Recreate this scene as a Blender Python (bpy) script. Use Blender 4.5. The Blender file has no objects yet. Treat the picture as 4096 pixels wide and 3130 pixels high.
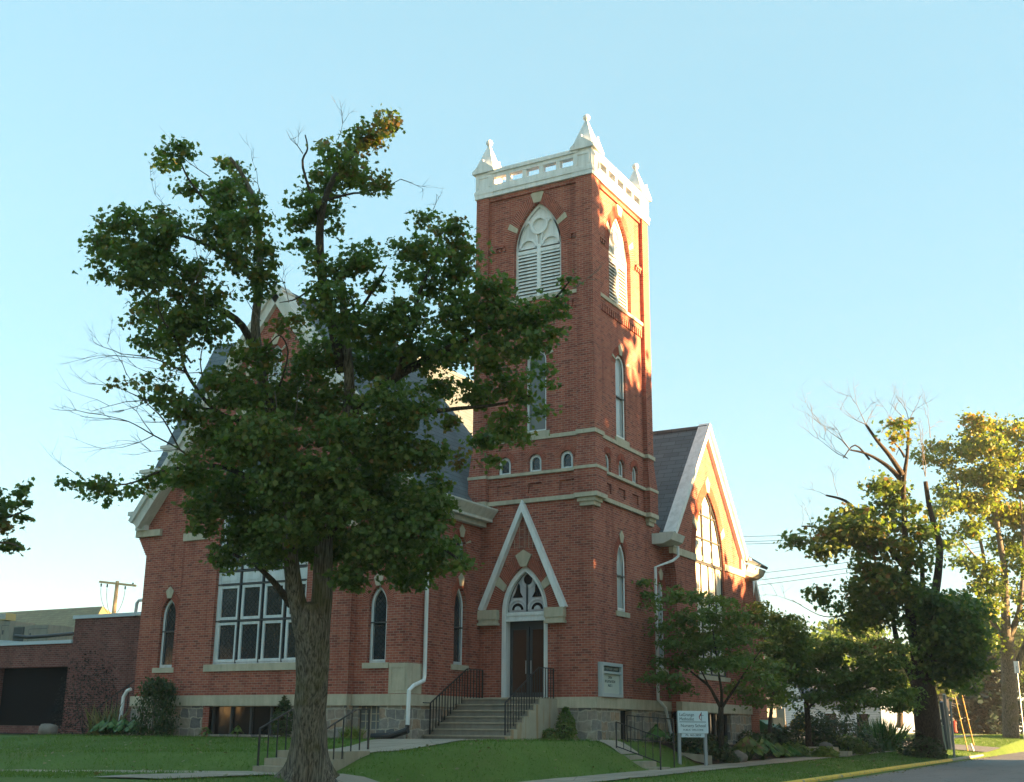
import bpy, math, random
import numpy as np
from mathutils import Vector, Matrix, noise
from mathutils.geometry import tessellate_polygon
random.seed(7); np.random.seed(7)
R = math.radians
SC = bpy.context.scene
COL = SC.collection

# ------------------------------------------------------------------ camera
F_PX = 4737.86                                   # focal length in photograph pixels (4096 wide)
PITCH, ROLL, YAW = 0.278566, 0.008143, 0.513693
CAM = Vector((15.7847, -33.1915, 1.3539))
_fw = Vector((-math.sin(YAW) * math.cos(PITCH), math.cos(YAW) * math.cos(PITCH), math.sin(PITCH)))
_r0 = Vector((math.cos(YAW), math.sin(YAW), 0)); _u0 = _r0.cross(_fw)
_rt = _r0 * math.cos(ROLL) + _u0 * math.sin(ROLL); _up = _u0 * math.cos(ROLL) - _r0 * math.sin(ROLL)
cd = bpy.data.cameras.new('camera'); cam = bpy.data.objects.new('camera', cd); COL.objects.link(cam)
cd.sensor_width = 36; cd.lens = 36 * F_PX / 4096; cd.clip_start = 0.3; cd.clip_end = 3000
m = Matrix.Identity(4)
for i in range(3):
    m[i][0] = _rt[i]; m[i][1] = _up[i]; m[i][2] = -_fw[i]; m[i][3] = CAM[i]
cam.matrix_world = m
SC.camera = cam

# ------------------------------------------------------------------ light
SUN_EL, SUN_AZ = R(7.5), R(15)                   # azimuth measured from +X towards +Y
sdir = Vector((math.cos(SUN_AZ) * math.cos(SUN_EL), math.sin(SUN_AZ) * math.cos(SUN_EL), math.sin(SUN_EL)))
w = bpy.data.worlds.new('World'); SC.world = w; w.use_nodes = True
nt = w.node_tree; nt.nodes.clear()
sky = nt.nodes.new('ShaderNodeTexSky'); sky.sky_type = 'NISHITA'; sky.sun_disc = False
sky.sun_elevation = SUN_EL; sky.sun_rotation = R(90) - SUN_AZ
sky.altitude = 250; sky.air_density = 1.0; sky.dust_density = 0.6; sky.ozone_density = 1.6
bg = nt.nodes.new('ShaderNodeBackground'); bg.inputs[1].default_value = 0.062
wo = nt.nodes.new('ShaderNodeOutputWorld')
tint = nt.nodes.new('ShaderNodeMix'); tint.data_type = 'RGBA'; tint.blend_type = 'MULTIPLY'; tint.inputs[0].default_value = 1
tint.inputs[7].default_value = (1.0, 1.06, 1.0, 1)            # the camera's cool white balance
nt.links.new(sky.outputs[0], tint.inputs[6]); 
hz = nt.nodes.new('ShaderNodeMix'); hz.data_type = 'RGBA'; hz.inputs[0].default_value = .72     # flat pale turquoise added: evens the sky, softens the shade
hz.inputs[7].default_value = (.68, 1.21, 1.38, 1)
nt.links.new(tint.outputs[2], hz.inputs[6]); nt.links.new(hz.outputs[2], bg.inputs[0]); nt.links.new(bg.outputs[0], wo.inputs[0])
sl = bpy.data.lights.new('sun', 'SUN'); sl.energy = 5.0; sl.angle = R(0.5); sl.color = (1.0, 0.60, 0.27)
so = bpy.data.objects.new('sun', sl); COL.objects.link(so)
so.rotation_euler = sdir.to_track_quat('Z', 'Y').to_euler(); so.location = (60, 10, 60)
SC.view_settings.view_transform = 'Standard'; SC.view_settings.look = 'None'
SC.view_settings.exposure = 3.40; SC.view_settings.gamma = 1.0

# ------------------------------------------------------------------ helpers
def ray(px, py):                                  # photograph pixel -> direction, length 1 along the view axis
    return _fw + _rt * ((px - 2048) / F_PX) - _up * ((py - 1565) / F_PX)
def at(px, py, d): return CAM + ray(px, py) * d   # d metres in front of where the photograph was taken
def onF(px, py, y):
    r = ray(px, py); return CAM + r * ((y - CAM.y) / r.y)
def onR(px, py, x):
    r = ray(px, py); return CAM + r * ((x - CAM.x) / r.x)

def setp(o, label=None, cat=None, group=None, kind=None):
    if label: o['label'] = label
    if cat: o['category'] = cat
    if group: o['group'] = group
    if kind: o['kind'] = kind
    return o
def thing(name, loc, label, cat, group=None):
    o = bpy.data.objects.new(name, None); COL.objects.link(o); o.location = loc
    o.empty_display_size = 0.3
    return setp(o, label, cat, group)
def link(name, me, parent=None):
    o = bpy.data.objects.new(name, me); COL.objects.link(o)
    if parent is not None:
        o.parent = parent
        if parent.type == 'EMPTY': o.matrix_parent_inverse = Matrix.Translation(-parent.location)
    return o
def copy_thing(src, loc, rz, label, scale=1):
    c = src.copy(); COL.objects.link(c); c.location = loc; c.rotation_euler = (0, 0, rz); c.scale = (scale,) * 3
    c['label'] = label
    for ch in [k for k in bpy.data.objects if k.parent == src]:
        k = ch.copy(); COL.objects.link(k); k.parent = c
        for g in [q for q in bpy.data.objects if q.parent == ch]:
            h = g.copy(); COL.objects.link(h); h.parent = k
    return c

class MB:                                         # collects shapes into one mesh
    def __init__(s): s.v = []; s.f = []
    def add(s, vs, fs):
        b = len(s.v); s.v += [tuple(p) for p in vs]; s.f += [tuple(i + b for i in f) for f in fs]; return s
    def box(s, x0, x1, y0, y1, z0, z1):
        return s.add([(x0, y0, z0), (x1, y0, z0), (x1, y1, z0), (x0, y1, z0), (x0, y0, z1), (x1, y0, z1), (x1, y1, z1), (x0, y1, z1)],
                     [(0, 3, 2, 1), (4, 5, 6, 7), (0, 1, 5, 4), (1, 2, 6, 5), (2, 3, 7, 6), (3, 0, 4, 7)])
    def pbox(s, pl, u0, u1, z0, z1, n0, n1):
        return s.prism([pl.p(u0, z0, n1), pl.p(u1, z0, n1), pl.p(u1, z1, n1), pl.p(u0, z1, n1)], pl.N * (n0 - n1))
    def prism(s, poly, ext):
        n = len(poly); ext = Vector(ext)
        vs = [Vector(p) for p in poly] + [Vector(p) + ext for p in poly]
        fs = [tuple(range(n)), tuple(range(2 * n - 1, n - 1, -1))] + [(i, i + n, (i + 1) % n + n, (i + 1) % n) for i in range(n)]
        return s.add(vs, fs)
    def tube(s, pts, rad, n=8, cap=True, wob=None):
        pts = [Vector(p) for p in pts]; k = len(pts)
        if not hasattr(rad, '__len__'): rad = [rad] * k
        up = None; vs = []
        for i, p in enumerate(pts):
            t = (pts[min(i + 1, k - 1)] - pts[max(i - 1, 0)]).normalized()
            if up is None:
                up = Vector((0, 0, 1)) if abs(t.z) < 0.9 else Vector((1, 0, 0))
            a = (up - t * up.dot(t)).normalized(); b = t.cross(a); up = a
            for j in range(n):
                th = 2 * math.pi * j / n; r = rad[i]
                if wob: r *= wob(th, p)
                vs.append(p + a * (math.cos(th) * r) + b * (math.sin(th) * r))
        fs = [(i * n + j, i * n + (j + 1) % n, (i + 1) * n + (j + 1) % n, (i + 1) * n + j) for i in range(k - 1) for j in range(n)]
        if cap: fs += [tuple(range(n - 1, -1, -1)), tuple(range((k - 1) * n, k * n))]
        return s.add(vs, fs)
    def bar(s, a, b, wd, ht=None):                # square bar from a to b
        a = Vector(a); b = Vector(b); t = (b - a).normalized(); ht = ht or wd
        up = Vector((0, 0, 1)) if abs(t.z) < 0.95 else Vector((0, 1, 0))
        sd = t.cross(up).normalized() * wd / 2; u = sd.cross(t).normalized() * ht / 2
        q = [-sd - u, sd - u, sd + u, -sd + u]
        return s.add([a + k for k in q] + [b + k for k in q], [(3, 2, 1, 0), (4, 5, 6, 7), (0, 1, 5, 4), (1, 2, 6, 5), (2, 3, 7, 6), (3, 0, 4, 7)])
    def lathe(s, c, prof, n=16):
        c = Vector(c); vs = [c + Vector((r * math.cos(2 * math.pi * j / n), r * math.sin(2 * math.pi * j / n), z)) for r, z in prof for j in range(n)]
        k = len(prof)
        return s.add(vs, [(i * n + j, i * n + (j + 1) % n, (i + 1) * n + (j + 1) % n, (i + 1) * n + j) for i in range(k - 1) for j in range(n)] + [tuple(range(n - 1, -1, -1)), tuple(range((k - 1) * n, k * n))])
    def mesh(s, name):
        me = bpy.data.meshes.new(name); me.from_pydata(s.v, [], s.f); me.update(); return me
    def build(s, name, mat, parent=None, smooth=False):
        me = s.mesh(name); me.materials.append(mat)
        if smooth: me.shade_smooth()
        return link(name, me, parent)

# ------------------------------------------------------------------ materials
def mat(name, base, rough=0.7, spec=0.3, metal=0.0):
    M = bpy.data.materials.new(name); M.use_nodes = True
    b = M.node_tree.nodes['Principled BSDF']
    b.inputs['Base Color'].default_value = (*base, 1); b.inputs['Roughness'].default_value = rough
    b.inputs['Specular IOR Level'].default_value = spec; b.inputs['Metallic'].default_value = metal
    return M, M.node_tree, b
def nd(t, kind, **kw):
    n = t.nodes.new('ShaderNode' + kind)
    for k, v in kw.items():
        if k in n.inputs: n.inputs[k].default_value = v
        else: setattr(n, k, v)
    return n
def mixc(t, fac, a, b, blend='MIX'):
    n = t.nodes.new('ShaderNodeMix'); n.data_type = 'RGBA'; n.blend_type = blend
    for i, v in ((0, fac), (6, a), (7, b)):
        if hasattr(v, 'is_output'): t.links.new(v, n.inputs[i])
        elif i == 0: n.inputs[0].default_value = v
        else: n.inputs[i].default_value = (*v, 1)
    return n.outputs[2]
def ramp(t, fac, stops):
    n = t.nodes.new('ShaderNodeValToRGB'); e = n.color_ramp.elements
    while len(e) < len(stops): e.new(0.5)
    for k, (p, c) in zip(e, stops): k.position = p; k.color = (*c, 1)
    t.links.new(fac, n.inputs[0]); return n.outputs[0]
def pos(t): return nd(t, 'NewGeometry').outputs['Position']
def nz(t, vec, scale, detail=4, rough=0.6):
    n = nd(t, 'TexNoise', Scale=scale, Detail=detail, Roughness=rough)
    if vec is not None: t.links.new(vec, n.inputs['Vector'])
    return n.outputs['Fac']
def bump(t, b, h, strength=0.4, dist=0.02):
    n = nd(t, 'Bump', Strength=strength, Distance=dist)
    t.links.new(h, n.inputs['Height']); t.links.new(n.outputs[0], b.inputs['Normal'])
def mapv(t, vec, sc):
    n = nd(t, 'Mapping'); n.inputs['Scale'].default_value = sc; t.links.new(vec, n.inputs['Vector']); return n.outputs[0]
def wallvec(t):                                   # (along the wall, height, 0) for upright faces of either direction
    g = nd(t, 'NewGeometry'); p = nd(t, 'SeparateXYZ'); n = nd(t, 'SeparateXYZ')
    t.links.new(g.outputs['Position'], p.inputs[0]); t.links.new(g.outputs['True Normal'], n.inputs[0])
    ab = nd(t, 'Math', operation='ABSOLUTE'); t.links.new(n.outputs[0], ab.inputs[0])
    gt = nd(t, 'Math', operation='GREATER_THAN'); t.links.new(ab.outputs[0], gt.inputs[0]); gt.inputs[1].default_value = 0.6
    mx = nd(t, 'Mix'); t.links.new(gt.outputs[0], mx.inputs[0]); t.links.new(p.outputs[0], mx.inputs[2]); t.links.new(p.outputs[1], mx.inputs[3])
    c = nd(t, 'CombineXYZ'); t.links.new(mx.outputs[0], c.inputs[0]); t.links.new(p.outputs[2], c.inputs[1])
    return c.outputs[0]
def brick_mat(name, c1, c2, mortar, bw=0.215, rh=0.075, ms=0.009, stain=0.35):
    M, t, b = mat(name, c1, 0.85, 0.2)
    v = wallvec(t)
    br = nd(t, 'TexBrick'); t.links.new(v, br.inputs['Vector'])
    for k, val in (('Color1', (0, 0, 0, 1)), ('Color2', (1, 1, 1, 1)), ('Mortar', (.5, .5, .5, 1)), ('Scale', 1), ('Mortar Size', ms), ('Mortar Smooth', 0.2), ('Bias', 0), ('Brick Width', bw), ('Row Height', rh)):
        br.inputs[k].default_value = val
    md = tuple((a + q) / 2 for a, q in zip(c1, c2))
    bc = ramp(t, br.outputs['Color'], [(0, tuple(x * .72 for x in c2)), (.12, tuple(x * .95 for x in c2)), (.3, md), (.65, c1), (.9, (c1[0] * 1.05, c1[1] * 1.15, c1[2] * 1.1)), (1, (c1[0] * 1.08, c1[1] * 1.45, c1[2] * 1.5))])
    bc = mixc(t, br.outputs['Fac'], bc, mortar)
    n1 = nz(t, pos(t), 0.7, 5, 0.65); n2 = nz(t, mapv(t, v, (5, 14, 1)), 1.0, 2)
    c = mixc(t, ramp(t, n1, [(0.35, (0, 0, 0)), (0.75, (stain,) * 3)]), bc, (c1[0] * .45, c1[1] * .5, c1[2] * .6))
    c = mixc(t, 0.5, c, ramp(t, n2, [(0.25, (.45, .45, .45)), (0.7, (1, 1, 1))]), 'MULTIPLY')
    st_ = nz(t, mapv(t, pos(t), (2.2, 2.2, .22)), 1.0, 4, .6)
    c = mixc(t, ramp(t, st_, [(.50, (0, 0, 0)), (.72, (.55,) * 3)]), c, tuple(x * .42 for x in c2))
    pat = nz(t, mapv(t, v, (.8, 2.4, 1)), 1.0, 3, .5)
    c = mixc(t, ramp(t, pat, [(.66, (0, 0, 0)), (.74, (.35,) * 3)]), c, (c1[0] * 1.15, c1[1] * 1.7, c1[2] * 1.9))
    t.links.new(c, b.inputs['Base Color'])
    bump(t, b, br.outputs['Fac'], -0.5, 0.01)
    return M
BRICK = brick_mat('red_brick', (.39, .103, .066), (.28, .073, .052), (.43, .31, .25), ms=.0065, stain=.28)
BRICK_D = brick_mat('annex_brick', (.20, .066, .052), (.14, .048, .040), (.27, .21, .19), ms=.0065, stain=.5)
BRICK_V, t, b = mat('arch_brick', (.27, .062, .038), .85, .2)
t.links.new(ramp(t, nz(t, pos(t), 9, 2), [(.3, (.18, .045, .03)), (.7, (.36, .09, .055))]), b.inputs['Base Color'])
MORTAR, _, _ = mat('mortar', (.42, .34, .28), .9, .1)

def stone_mat(name, c, var=.25, scale=3, streak=True):
    M, t, b = mat(name, c, .85, .2)
    n = nz(t, pos(t), scale, 6, .7); n2 = nz(t, mapv(t, pos(t), (4, 4, .5)), 1.5, 4)
    k = mixc(t, n, tuple(x * (1 - var) for x in c), tuple(min(1, x * (1 + var)) for x in c))
    if streak: k = mixc(t, .45, k, ramp(t, n2, [(.3, (.55, .55, .52)), (.6, (1, 1, 1))]), 'MULTIPLY')
    t.links.new(k, b.inputs['Base Color']); bump(t, b, nz(t, pos(t), 40, 3), .3, .01)
    return M
LIME = stone_mat('limestone', (.47, .42, .32))
CONC = stone_mat('concrete', (.34, .30, .23), .25, 2)
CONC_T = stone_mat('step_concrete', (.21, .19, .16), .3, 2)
WALK = stone_mat('pavement', (.36, .30, .235), .25, 1.2, False)
t = WALK.node_tree; b = t.nodes['Principled BSDF']; old = b.inputs['Base Color'].links[0].from_socket
jt = nd(t, 'TexBrick'); jt.offset = 0; t.links.new(pos(t), jt.inputs['Vector'])
for k, val in (('Color1', (1, 1, 1, 1)), ('Color2', (.78, .78, .78, 1)), ('Mortar', (.25, .23, .2, 1)), ('Scale', 1), ('Mortar Size', .014), ('Mortar Smooth', .2), ('Bias', 0), ('Brick Width', 1.47), ('Row Height', 1.52)): jt.inputs[k].default_value = val
k = mixc(t, 1.0, old, jt.outputs['Color'], 'MULTIPLY')
ck = nd(t, 'TexVoronoi', feature='DISTANCE_TO_EDGE', Scale=.35); t.links.new(pos(t), ck.inputs['Vector'])
k = mixc(t, ramp(t, ck.outputs['Distance'], [(.002, (.6,) * 3), (.006, (0, 0, 0))]), k, (.10, .09, .08))
t.links.new(k, b.inputs['Base Color'])
WHITE = stone_mat('white_paint', (.74, .75, .74), .10, 2.5)
WHITE_G = stone_mat('gutter_paint', (.60, .59, .54), .1, 3)
PALE = stone_mat('window_paint', (.62, .66, .67), .08, 5)

FIELD, t, b = mat('fieldstone', (.3, .28, .25), .9, .2)
v = wallvec(t); br = nd(t, 'TexBrick')
dv = nd(t, 'VectorMath', operation='ADD'); nn = nd(t, 'TexNoise', Scale=2.5, Detail=2); t.links.new(v, nn.inputs['Vector'])
sc_ = nd(t, 'VectorMath', operation='SCALE'); sc_.inputs['Scale'].default_value = .22; t.links.new(nn.outputs['Color'], sc_.inputs[0])
t.links.new(v, dv.inputs[0]); t.links.new(sc_.outputs[0], dv.inputs[1]); t.links.new(dv.outputs[0], br.inputs['Vector'])
for k, val in (('Color1', (0, 0, 0, 1)), ('Color2', (1, 1, 1, 1)), ('Mortar', (.5, .5, .5, 1)), ('Scale', 1), ('Mortar Size', .018), ('Mortar Smooth', .1), ('Bias', 0), ('Brick Width', .46), ('Row Height', .29)): br.inputs[k].default_value = val
br.offset = .43; br.squash = .7; br.squash_frequency = 2
k = ramp(t, br.outputs['Color'], [(0, (.13, .13, .135)), (.15, (.22, .205, .19)), (.35, (.34, .29, .22)), (.52, (.25, .235, .22)), (.68, (.40, .27, .18)), (.84, (.27, .25, .23)), (1, (.46, .38, .27))])
k = mixc(t, br.outputs['Fac'], k, (.42, .38, .31))
k = mixc(t, .6, k, ramp(t, nz(t, pos(t), 6, 5), [(.3, (.5, .5, .5)), (.7, (1.1, 1.1, 1.1))]), 'MULTIPLY')
t.links.new(k, b.inputs['Base Color']); bump(t, b, nz(t, pos(t), 5, 5), .8, .08)

def shingle_mat(name, c, row=.2, wd=.32, var=.25):
    M, t, b = mat(name, c, .65, .35)
    v = wallvec(t); br = nd(t, 'TexBrick'); t.links.new(v, br.inputs['Vector'])
    c2 = tuple(x * (1 - var) for x in c)
    for k, val in (('Color1', (*c, 1)), ('Color2', (*c2, 1)), ('Mortar', (c[0] * .35, c[1] * .35, c[2] * .35, 1)), ('Scale', 1), ('Mortar Size', .011), ('Mortar Smooth', .3), ('Bias', 0), ('Brick Width', wd), ('Row Height', row)): br.inputs[k].default_value = val
    k = mixc(t, .5, br.outputs['Color'], ramp(t, nz(t, pos(t), 1.2, 5), [(.3, (.7, .7, .7)), (.7, (1.1, 1.1, 1.1))]), 'MULTIPLY')
    t.links.new(k, b.inputs['Base Color']); bump(t, b, br.outputs['Fac'], -.6, .02)
    return M
SLATE = shingle_mat('slate_shingles', (.115, .142, .158), .19, .6)
SHINGLE_B = shingle_mat('asphalt_shingles', (.17, .165, .085), .2, .5)
SIDING = shingle_mat('white_siding', (.62, .62, .60), .16, 9, .05)
GREYROOF = shingle_mat('grey_shingles', (.10, .10, .11), .2, .5)

def glass_mat(name, c, rough=.06, diamond=False):
    M, t, b = mat(name, c, rough, .42)
    if diamond:
        v = wallvec(t); mp = nd(t, 'Mapping'); mp.inputs['Rotation'].default_value = (0, 0, R(45)); mp.inputs['Scale'].default_value = (9, 9, 9); t.links.new(v, mp.inputs['Vector'])
        ck = nd(t, 'TexBrick'); t.links.new(mp.outputs[0], ck.inputs['Vector']); ck.offset = 0
        for k, val in (('Scale', 1), ('Mortar Size', .06), ('Brick Width', 1), ('Row Height', 1)): ck.inputs[k].default_value = val
        ck.inputs['Color1'].default_value = (*c, 1); ck.inputs['Color2'].default_value = (c[0] * 1.7, c[1] * 1.5, c[2] * 1.3, 1); ck.inputs['Mortar'].default_value = (c[0] * .4, c[1] * .4, c[2] * .4, 1)
        t.links.new(ck.outputs['Color'], b.inputs['Base Color'])
    bump(t, b, nz(t, pos(t), 1.3, 2), .12, .03)
    return M
GLASS = glass_mat('leaded_glass', (.022, .030, .038), .10, True)
DOORG = glass_mat('door_glass', (.060, .030, .020), .06)
GLASS_D = glass_mat('dark_glass', (.010, .011, .012), .05)
GLASS_M = glass_mat('milky_glass', (.62, .59, .50), .45)
GLASS_G = glass_mat('grey_screen', (.12, .13, .13), .3)
GLASS_R = glass_mat('painted_sky_glass', (.34, .38, .38), .14)  # pale base colour puts the reflected sky into the glass
IRON, _, _ = mat('black_iron', (.018, .018, .02), .5, .4)
LEAD, _, _ = mat('dark_bar', (.045, .05, .055), .5, .4)
DARK, _, _ = mat('dark_interior', (.010, .010, .011), .9, .1)
BROWN, t, b = mat('brown_door_wood', (.10, .045, .028), .5, .4)
t.links.new(mixc(t, nz(t, mapv(t, pos(t), (30, 30, 2)), 1, 3), (.06, .028, .02), (.15, .065, .04)), b.inputs['Base Color'])
METAL, _, _ = mat('brushed_metal', (.45, .47, .48), .4, .5, .6)
GALV, _, _ = mat('galvanised_metal', (.33, .36, .38), .55, .4, .4)
CAPM, _, _ = mat('grey_coping_metal', (.42, .50, .54), .5, .4)
ACM = stone_mat('air_unit_paint', (.25, .24, .20), .08, 4)
DGREEN, _, _ = mat('dark_grille', (.035, .045, .045), .6, .3)
YELLOW, t, b = mat('yellow_kerb_paint', (.62, .38, .04), .7, .3)
t.links.new(ramp(t, nz(t, pos(t), 5, 5), [(.36, (.30, .26, .18)), (.44, (.72, .46, .05)), (.75, (.82, .55, .08))]), b.inputs['Base Color'])
YPLAST, _, _ = mat('yellow_plastic', (.38, .28, .06), .5, .4)
GREENP, _, _ = mat('green_plastic', (.03, .17, .06), .5, .4)
PEDM, _, _ = mat('pale_green_metal', (.42, .52, .45), .5, .4)
SIGNW, _, _ = mat('sign_white', (.60, .70, .74), .5, .4)
SIGNT, _, _ = mat('sign_lettering', (.035, .09, .11), .6, .3)
SIGNR, _, _ = mat('flame_red', (.30, .05, .06), .6, .3)
BOARD, _, _ = mat('notice_panel', (.48, .52, .47), .4, .4)
BOARDF, _, _ = mat('notice_frame', (.40, .44, .45), .45, .5)
LETT, _, _ = mat('black_lettering', (.03, .05, .05), .6, .3)
SCREEN, t, b = mat('garage_screen', (.009, .009, .010), .9, .08)
POLEW, t, b = mat('pole_wood', (.30, .20, .11), .85, .1)
t.links.new(mixc(t, nz(t, mapv(t, pos(t), (20, 20, 1)), 1, 3), (.36, .26, .15), (.52, .39, .23)), b.inputs['Base Color'])
RUSTWALL, t, b = mat('stained_concrete', (.4, .36, .29), .85, .2)
k = mixc(t, nz(t, pos(t), 3, 5), (.33, .29, .22), (.46, .41, .32))
k = mixc(t, ramp(t, nz(t, mapv(t, pos(t), (6, 6, .35)), 1, 4), [(.52, (0, 0, 0)), (.64, (.7, .7, .7))]), k, (.34, .20, .09))
t.links.new(k, b.inputs['Base Color'])

def leaf_mat(name, stops, trans=.35, rough=.5):
    M, t, b = mat(name, stops[0][1], rough, .35)
    a = nd(t, 'Attribute', attribute_name='hue')
    c = ramp(t, a.outputs['Fac'], stops)
    t.links.new(c, b.inputs['Base Color'])
    tr = nd(t, 'BsdfTranslucent'); mx = nd(t, 'MixShader', Fac=trans)
    t.links.new(mixc(t, 1.0, c, (1.0, 1.15, .45), 'MULTIPLY'), tr.inputs[0])
    out = t.nodes['Material Output']
    t.links.new(b.outputs[0], mx.inputs[1]); t.links.new(tr.outputs[0], mx.inputs[2]); t.links.new(mx.outputs[0], out.inputs[0])
    return M
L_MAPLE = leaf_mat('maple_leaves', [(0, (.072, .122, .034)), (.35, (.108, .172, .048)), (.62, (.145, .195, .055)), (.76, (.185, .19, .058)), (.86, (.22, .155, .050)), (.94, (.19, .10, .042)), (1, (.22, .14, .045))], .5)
L_FALL = leaf_mat('turning_maple_leaves', [(0, (.09, .15, .03)), (.4, (.16, .21, .04)), (.7, (.28, .26, .05)), (.88, (.40, .22, .05)), (1, (.44, .16, .05))], .5)
L_DOG = leaf_mat('dogwood_leaves', [(0, (.095, .155, .040)), (.5, (.145, .215, .055)), (.8, (.180, .235, .066)), (.92, (.15, .13, .045)), (1, (.20, .10, .06))], .42)
L_HOSTA = leaf_mat('hosta_leaves', [(0, (.03, .09, .02)), (.6, (.06, .15, .03)), (1, (.11, .20, .05))], .2, .4)
L_DARK = leaf_mat('dark_leaves', [(0, (.030, .058, .022)), (.6, (.056, .098, .036)), (1, (.09, .085, .05))], .35)
L_SPRUCE = leaf_mat('spruce_needles', [(0, (.012, .030, .022)), (.6, (.024, .050, .038)), (1, (.045, .075, .06))], .1)
L_PURPLE = leaf_mat('dark_purple_leaves', [(0, (.010, .011, .011)), (.6, (.016, .016, .015)), (1, (.026, .024, .02))], .1, .9)
L_YEL = leaf_mat('yellow_leaves', [(0, (.30, .22, .02)), (1, (.5, .38, .04))], .3)
L_LIME = leaf_mat('lime_leaves', [(0, (.09, .14, .02)), (1, (.20, .24, .04))], .3)
L_STRAW = leaf_mat('straw_blades', [(0, (.06, .10, .03)), (1, (.22, .18, .08))], .2)

def bark_mat(name, c1, c2, moss=0.0):
    M, t, b = mat(name, c1, .9, .15)
    v = mapv(t, pos(t), (17, 17, 1.6)); n = nz(t, v, 2.0, 5, .65)
    k = ramp(t, n, [(.38, c1), (.6, c2)])
    k = mixc(t, ramp(t, nz(t, pos(t), 1.6, 4), [(.5, (0, 0, 0)), (.68, (moss,) * 3)]), k, (.085, .085, .028))
    t.links.new(k, b.inputs['Base Color']); bump(t, b, n, .9, .05)
    return M
BARK = bark_mat('grey_maple_bark', (.042, .038, .032), (.205, .185, .150), .6)
BARK_D = bark_mat('dark_bark', (.03, .025, .02), (.085, .07, .055))
TWIG, _, _ = mat('grey_twigs', (.15, .13, .11), .9, .1)

GRASS, t, b = mat('lawn', (.05, .1, .02), .85, .15)
n1 = nz(t, pos(t), .55, 5, .65); n2 = nz(t, pos(t), 14, 4, .7); n3 = nz(t, pos(t), 60, 2)
k = mixc(t, ramp(t, n1, [(.32, (0, 0, 0)), (.68, (1, 1, 1))]), (.075, .150, .020), (.135, .220, .040))
k = mixc(t, ramp(t, n2, [(.3, (0, 0, 0)), (.8, (.5,) * 3)]), k, (.09, .12, .035))
n4 = nz(t, mapv(t, pos(t), (1, 1, 1)), .23, 5, .7)
k = mixc(t, ramp(t, n4, [(.52, (0, 0, 0)), (.74, (.45, .45, .45))]), k, (.17, .165, .05))
k = mixc(t, .5, k, ramp(t, n3, [(.2, (.4, .4, .4)), (.8, (1.2, 1.2, 1.2))]), 'MULTIPLY')
t.links.new(k, b.inputs['Base Color']); bump(t, b, n3, .8, .03)
MULCH, t, b = mat('bark_mulch', (.06, .04, .03), .95, .1)
t.links.new(ramp(t, nz(t, pos(t), 18, 4, .7), [(.3, (.020, .014, .012)), (.55, (.055, .036, .026)), (.8, (.11, .08, .06))]), b.inputs['Base Color'])
ASPH, t, b = mat('asphalt', (.1, .1, .1), .9, .2)
k = mixc(t, nz(t, mapv(t, pos(t), (1, .15, 1)), .8, 5), (.15, .15, .15), (.23, .226, .22))
k = mixc(t, .5, k, ramp(t, nz(t, pos(t), 90, 2), [(.25, (.5, .5, .5)), (.75, (1.2, 1.2, 1.2))]), 'MULTIPLY')
ck = nd(t, 'TexVoronoi', feature='DISTANCE_TO_EDGE', Scale=.45); wv = nd(t, 'VectorMath', operation='ADD'); wn = nd(t, 'TexNoise', Scale=1.4, Detail=4); t.links.new(pos(t), wn.inputs['Vector']); t.links.new(pos(t), wv.inputs[0]); t.links.new(wn.outputs['Color'], wv.inputs[1]); t.links.new(wv.outputs[0], ck.inputs['Vector'])
k = mixc(t, ramp(t, ck.outputs['Distance'], [(.003, (.75,) * 3), (.009, (0, 0, 0))]), k, (.05, .05, .05))
t.links.new(k, b.inputs['Base Color'])
ROCK = stone_mat('granite_boulder', (.20, .175, .15), .35, 4, False)

# ------------------------------------------------------------------ ground
def sstep(a, b, x):
    t = min(1, max(0, (x - a) / (b - a))); return t * t * (3 - 2 * t)
KX = 6.4                                           # kerb line of the side street
def hwalk(y): return .24 + .0105 * (y + 4.4) if y > -14 else .14
def hkerb(y): return .125 + .0085 * (y + 1.0)
def ground(x, y):
    far = sstep(26, 60, y)
    plat = 1.05 - .012 * max(0, y) * (y < 18) - .2 * (y >= 18) * 1.0
    plat = 1.06 + (-.02 * min(max(y, 0), 10))
    # front bank: pavement at y=-12.8, lawn level at y=-6
    zf = .42 + .42 * sstep(-12.9, -10.9, y) + .24 * sstep(-10.9, -5.0, y)
    z = min(plat, zf) if y < 0 else plat
    if y < -14.3: z = .42 + .10 * sstep(-14.3, -15.0, y) * 0 + .05
    if x < -2 and y < 0: z -= min(.4, .018 * (-2 - x)) * (1 - sstep(-11.5, -6, y))
    # right bank down to the side pavement
    w_ = hwalk(y)
    if x > .3:
        s = sstep(.4, 2.15, x)
        z = z * (1 - s) + w_ * s if z > w_ else z
    if x > 3.6:
        s = sstep(3.6, KX, x); z = w_ * (1 - s) + hkerb(y) * s
    if x > KX - .02: z = hkerb(y) - .25
    if y < -20: z = -.12
    z = z * (1 - far) + 1.25 * far if x < KX - .02 else z
    if x >= KX - .02 and y > 26: z = hkerb(y) - .25
    if x > 16.5: z = hkerb(min(y, 40)) + .1
    z += .012 * noise.noise(Vector((x * .7, y * .7, 0))) if x < KX - .1 and -20 < y < 60 else 0
    return z
def axis(lo, hi, a, b, st):
    l = list(np.arange(a, b + st / 2, st)); s = st; q = a
    while q > lo: s *= 1.35; q -= s; l.insert(0, q)
    s = st; q = l[-1]
    while q < hi: s *= 1.35; q += s; l.append(q)
    return l
xs = axis(-900, 900, -24, 8, .3); ys = axis(-300, 1500, -22, 48, .3)
G = MB(); nx = len(xs)
G.v = [(x, y, ground(x, y)) for y in ys for x in xs]
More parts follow.
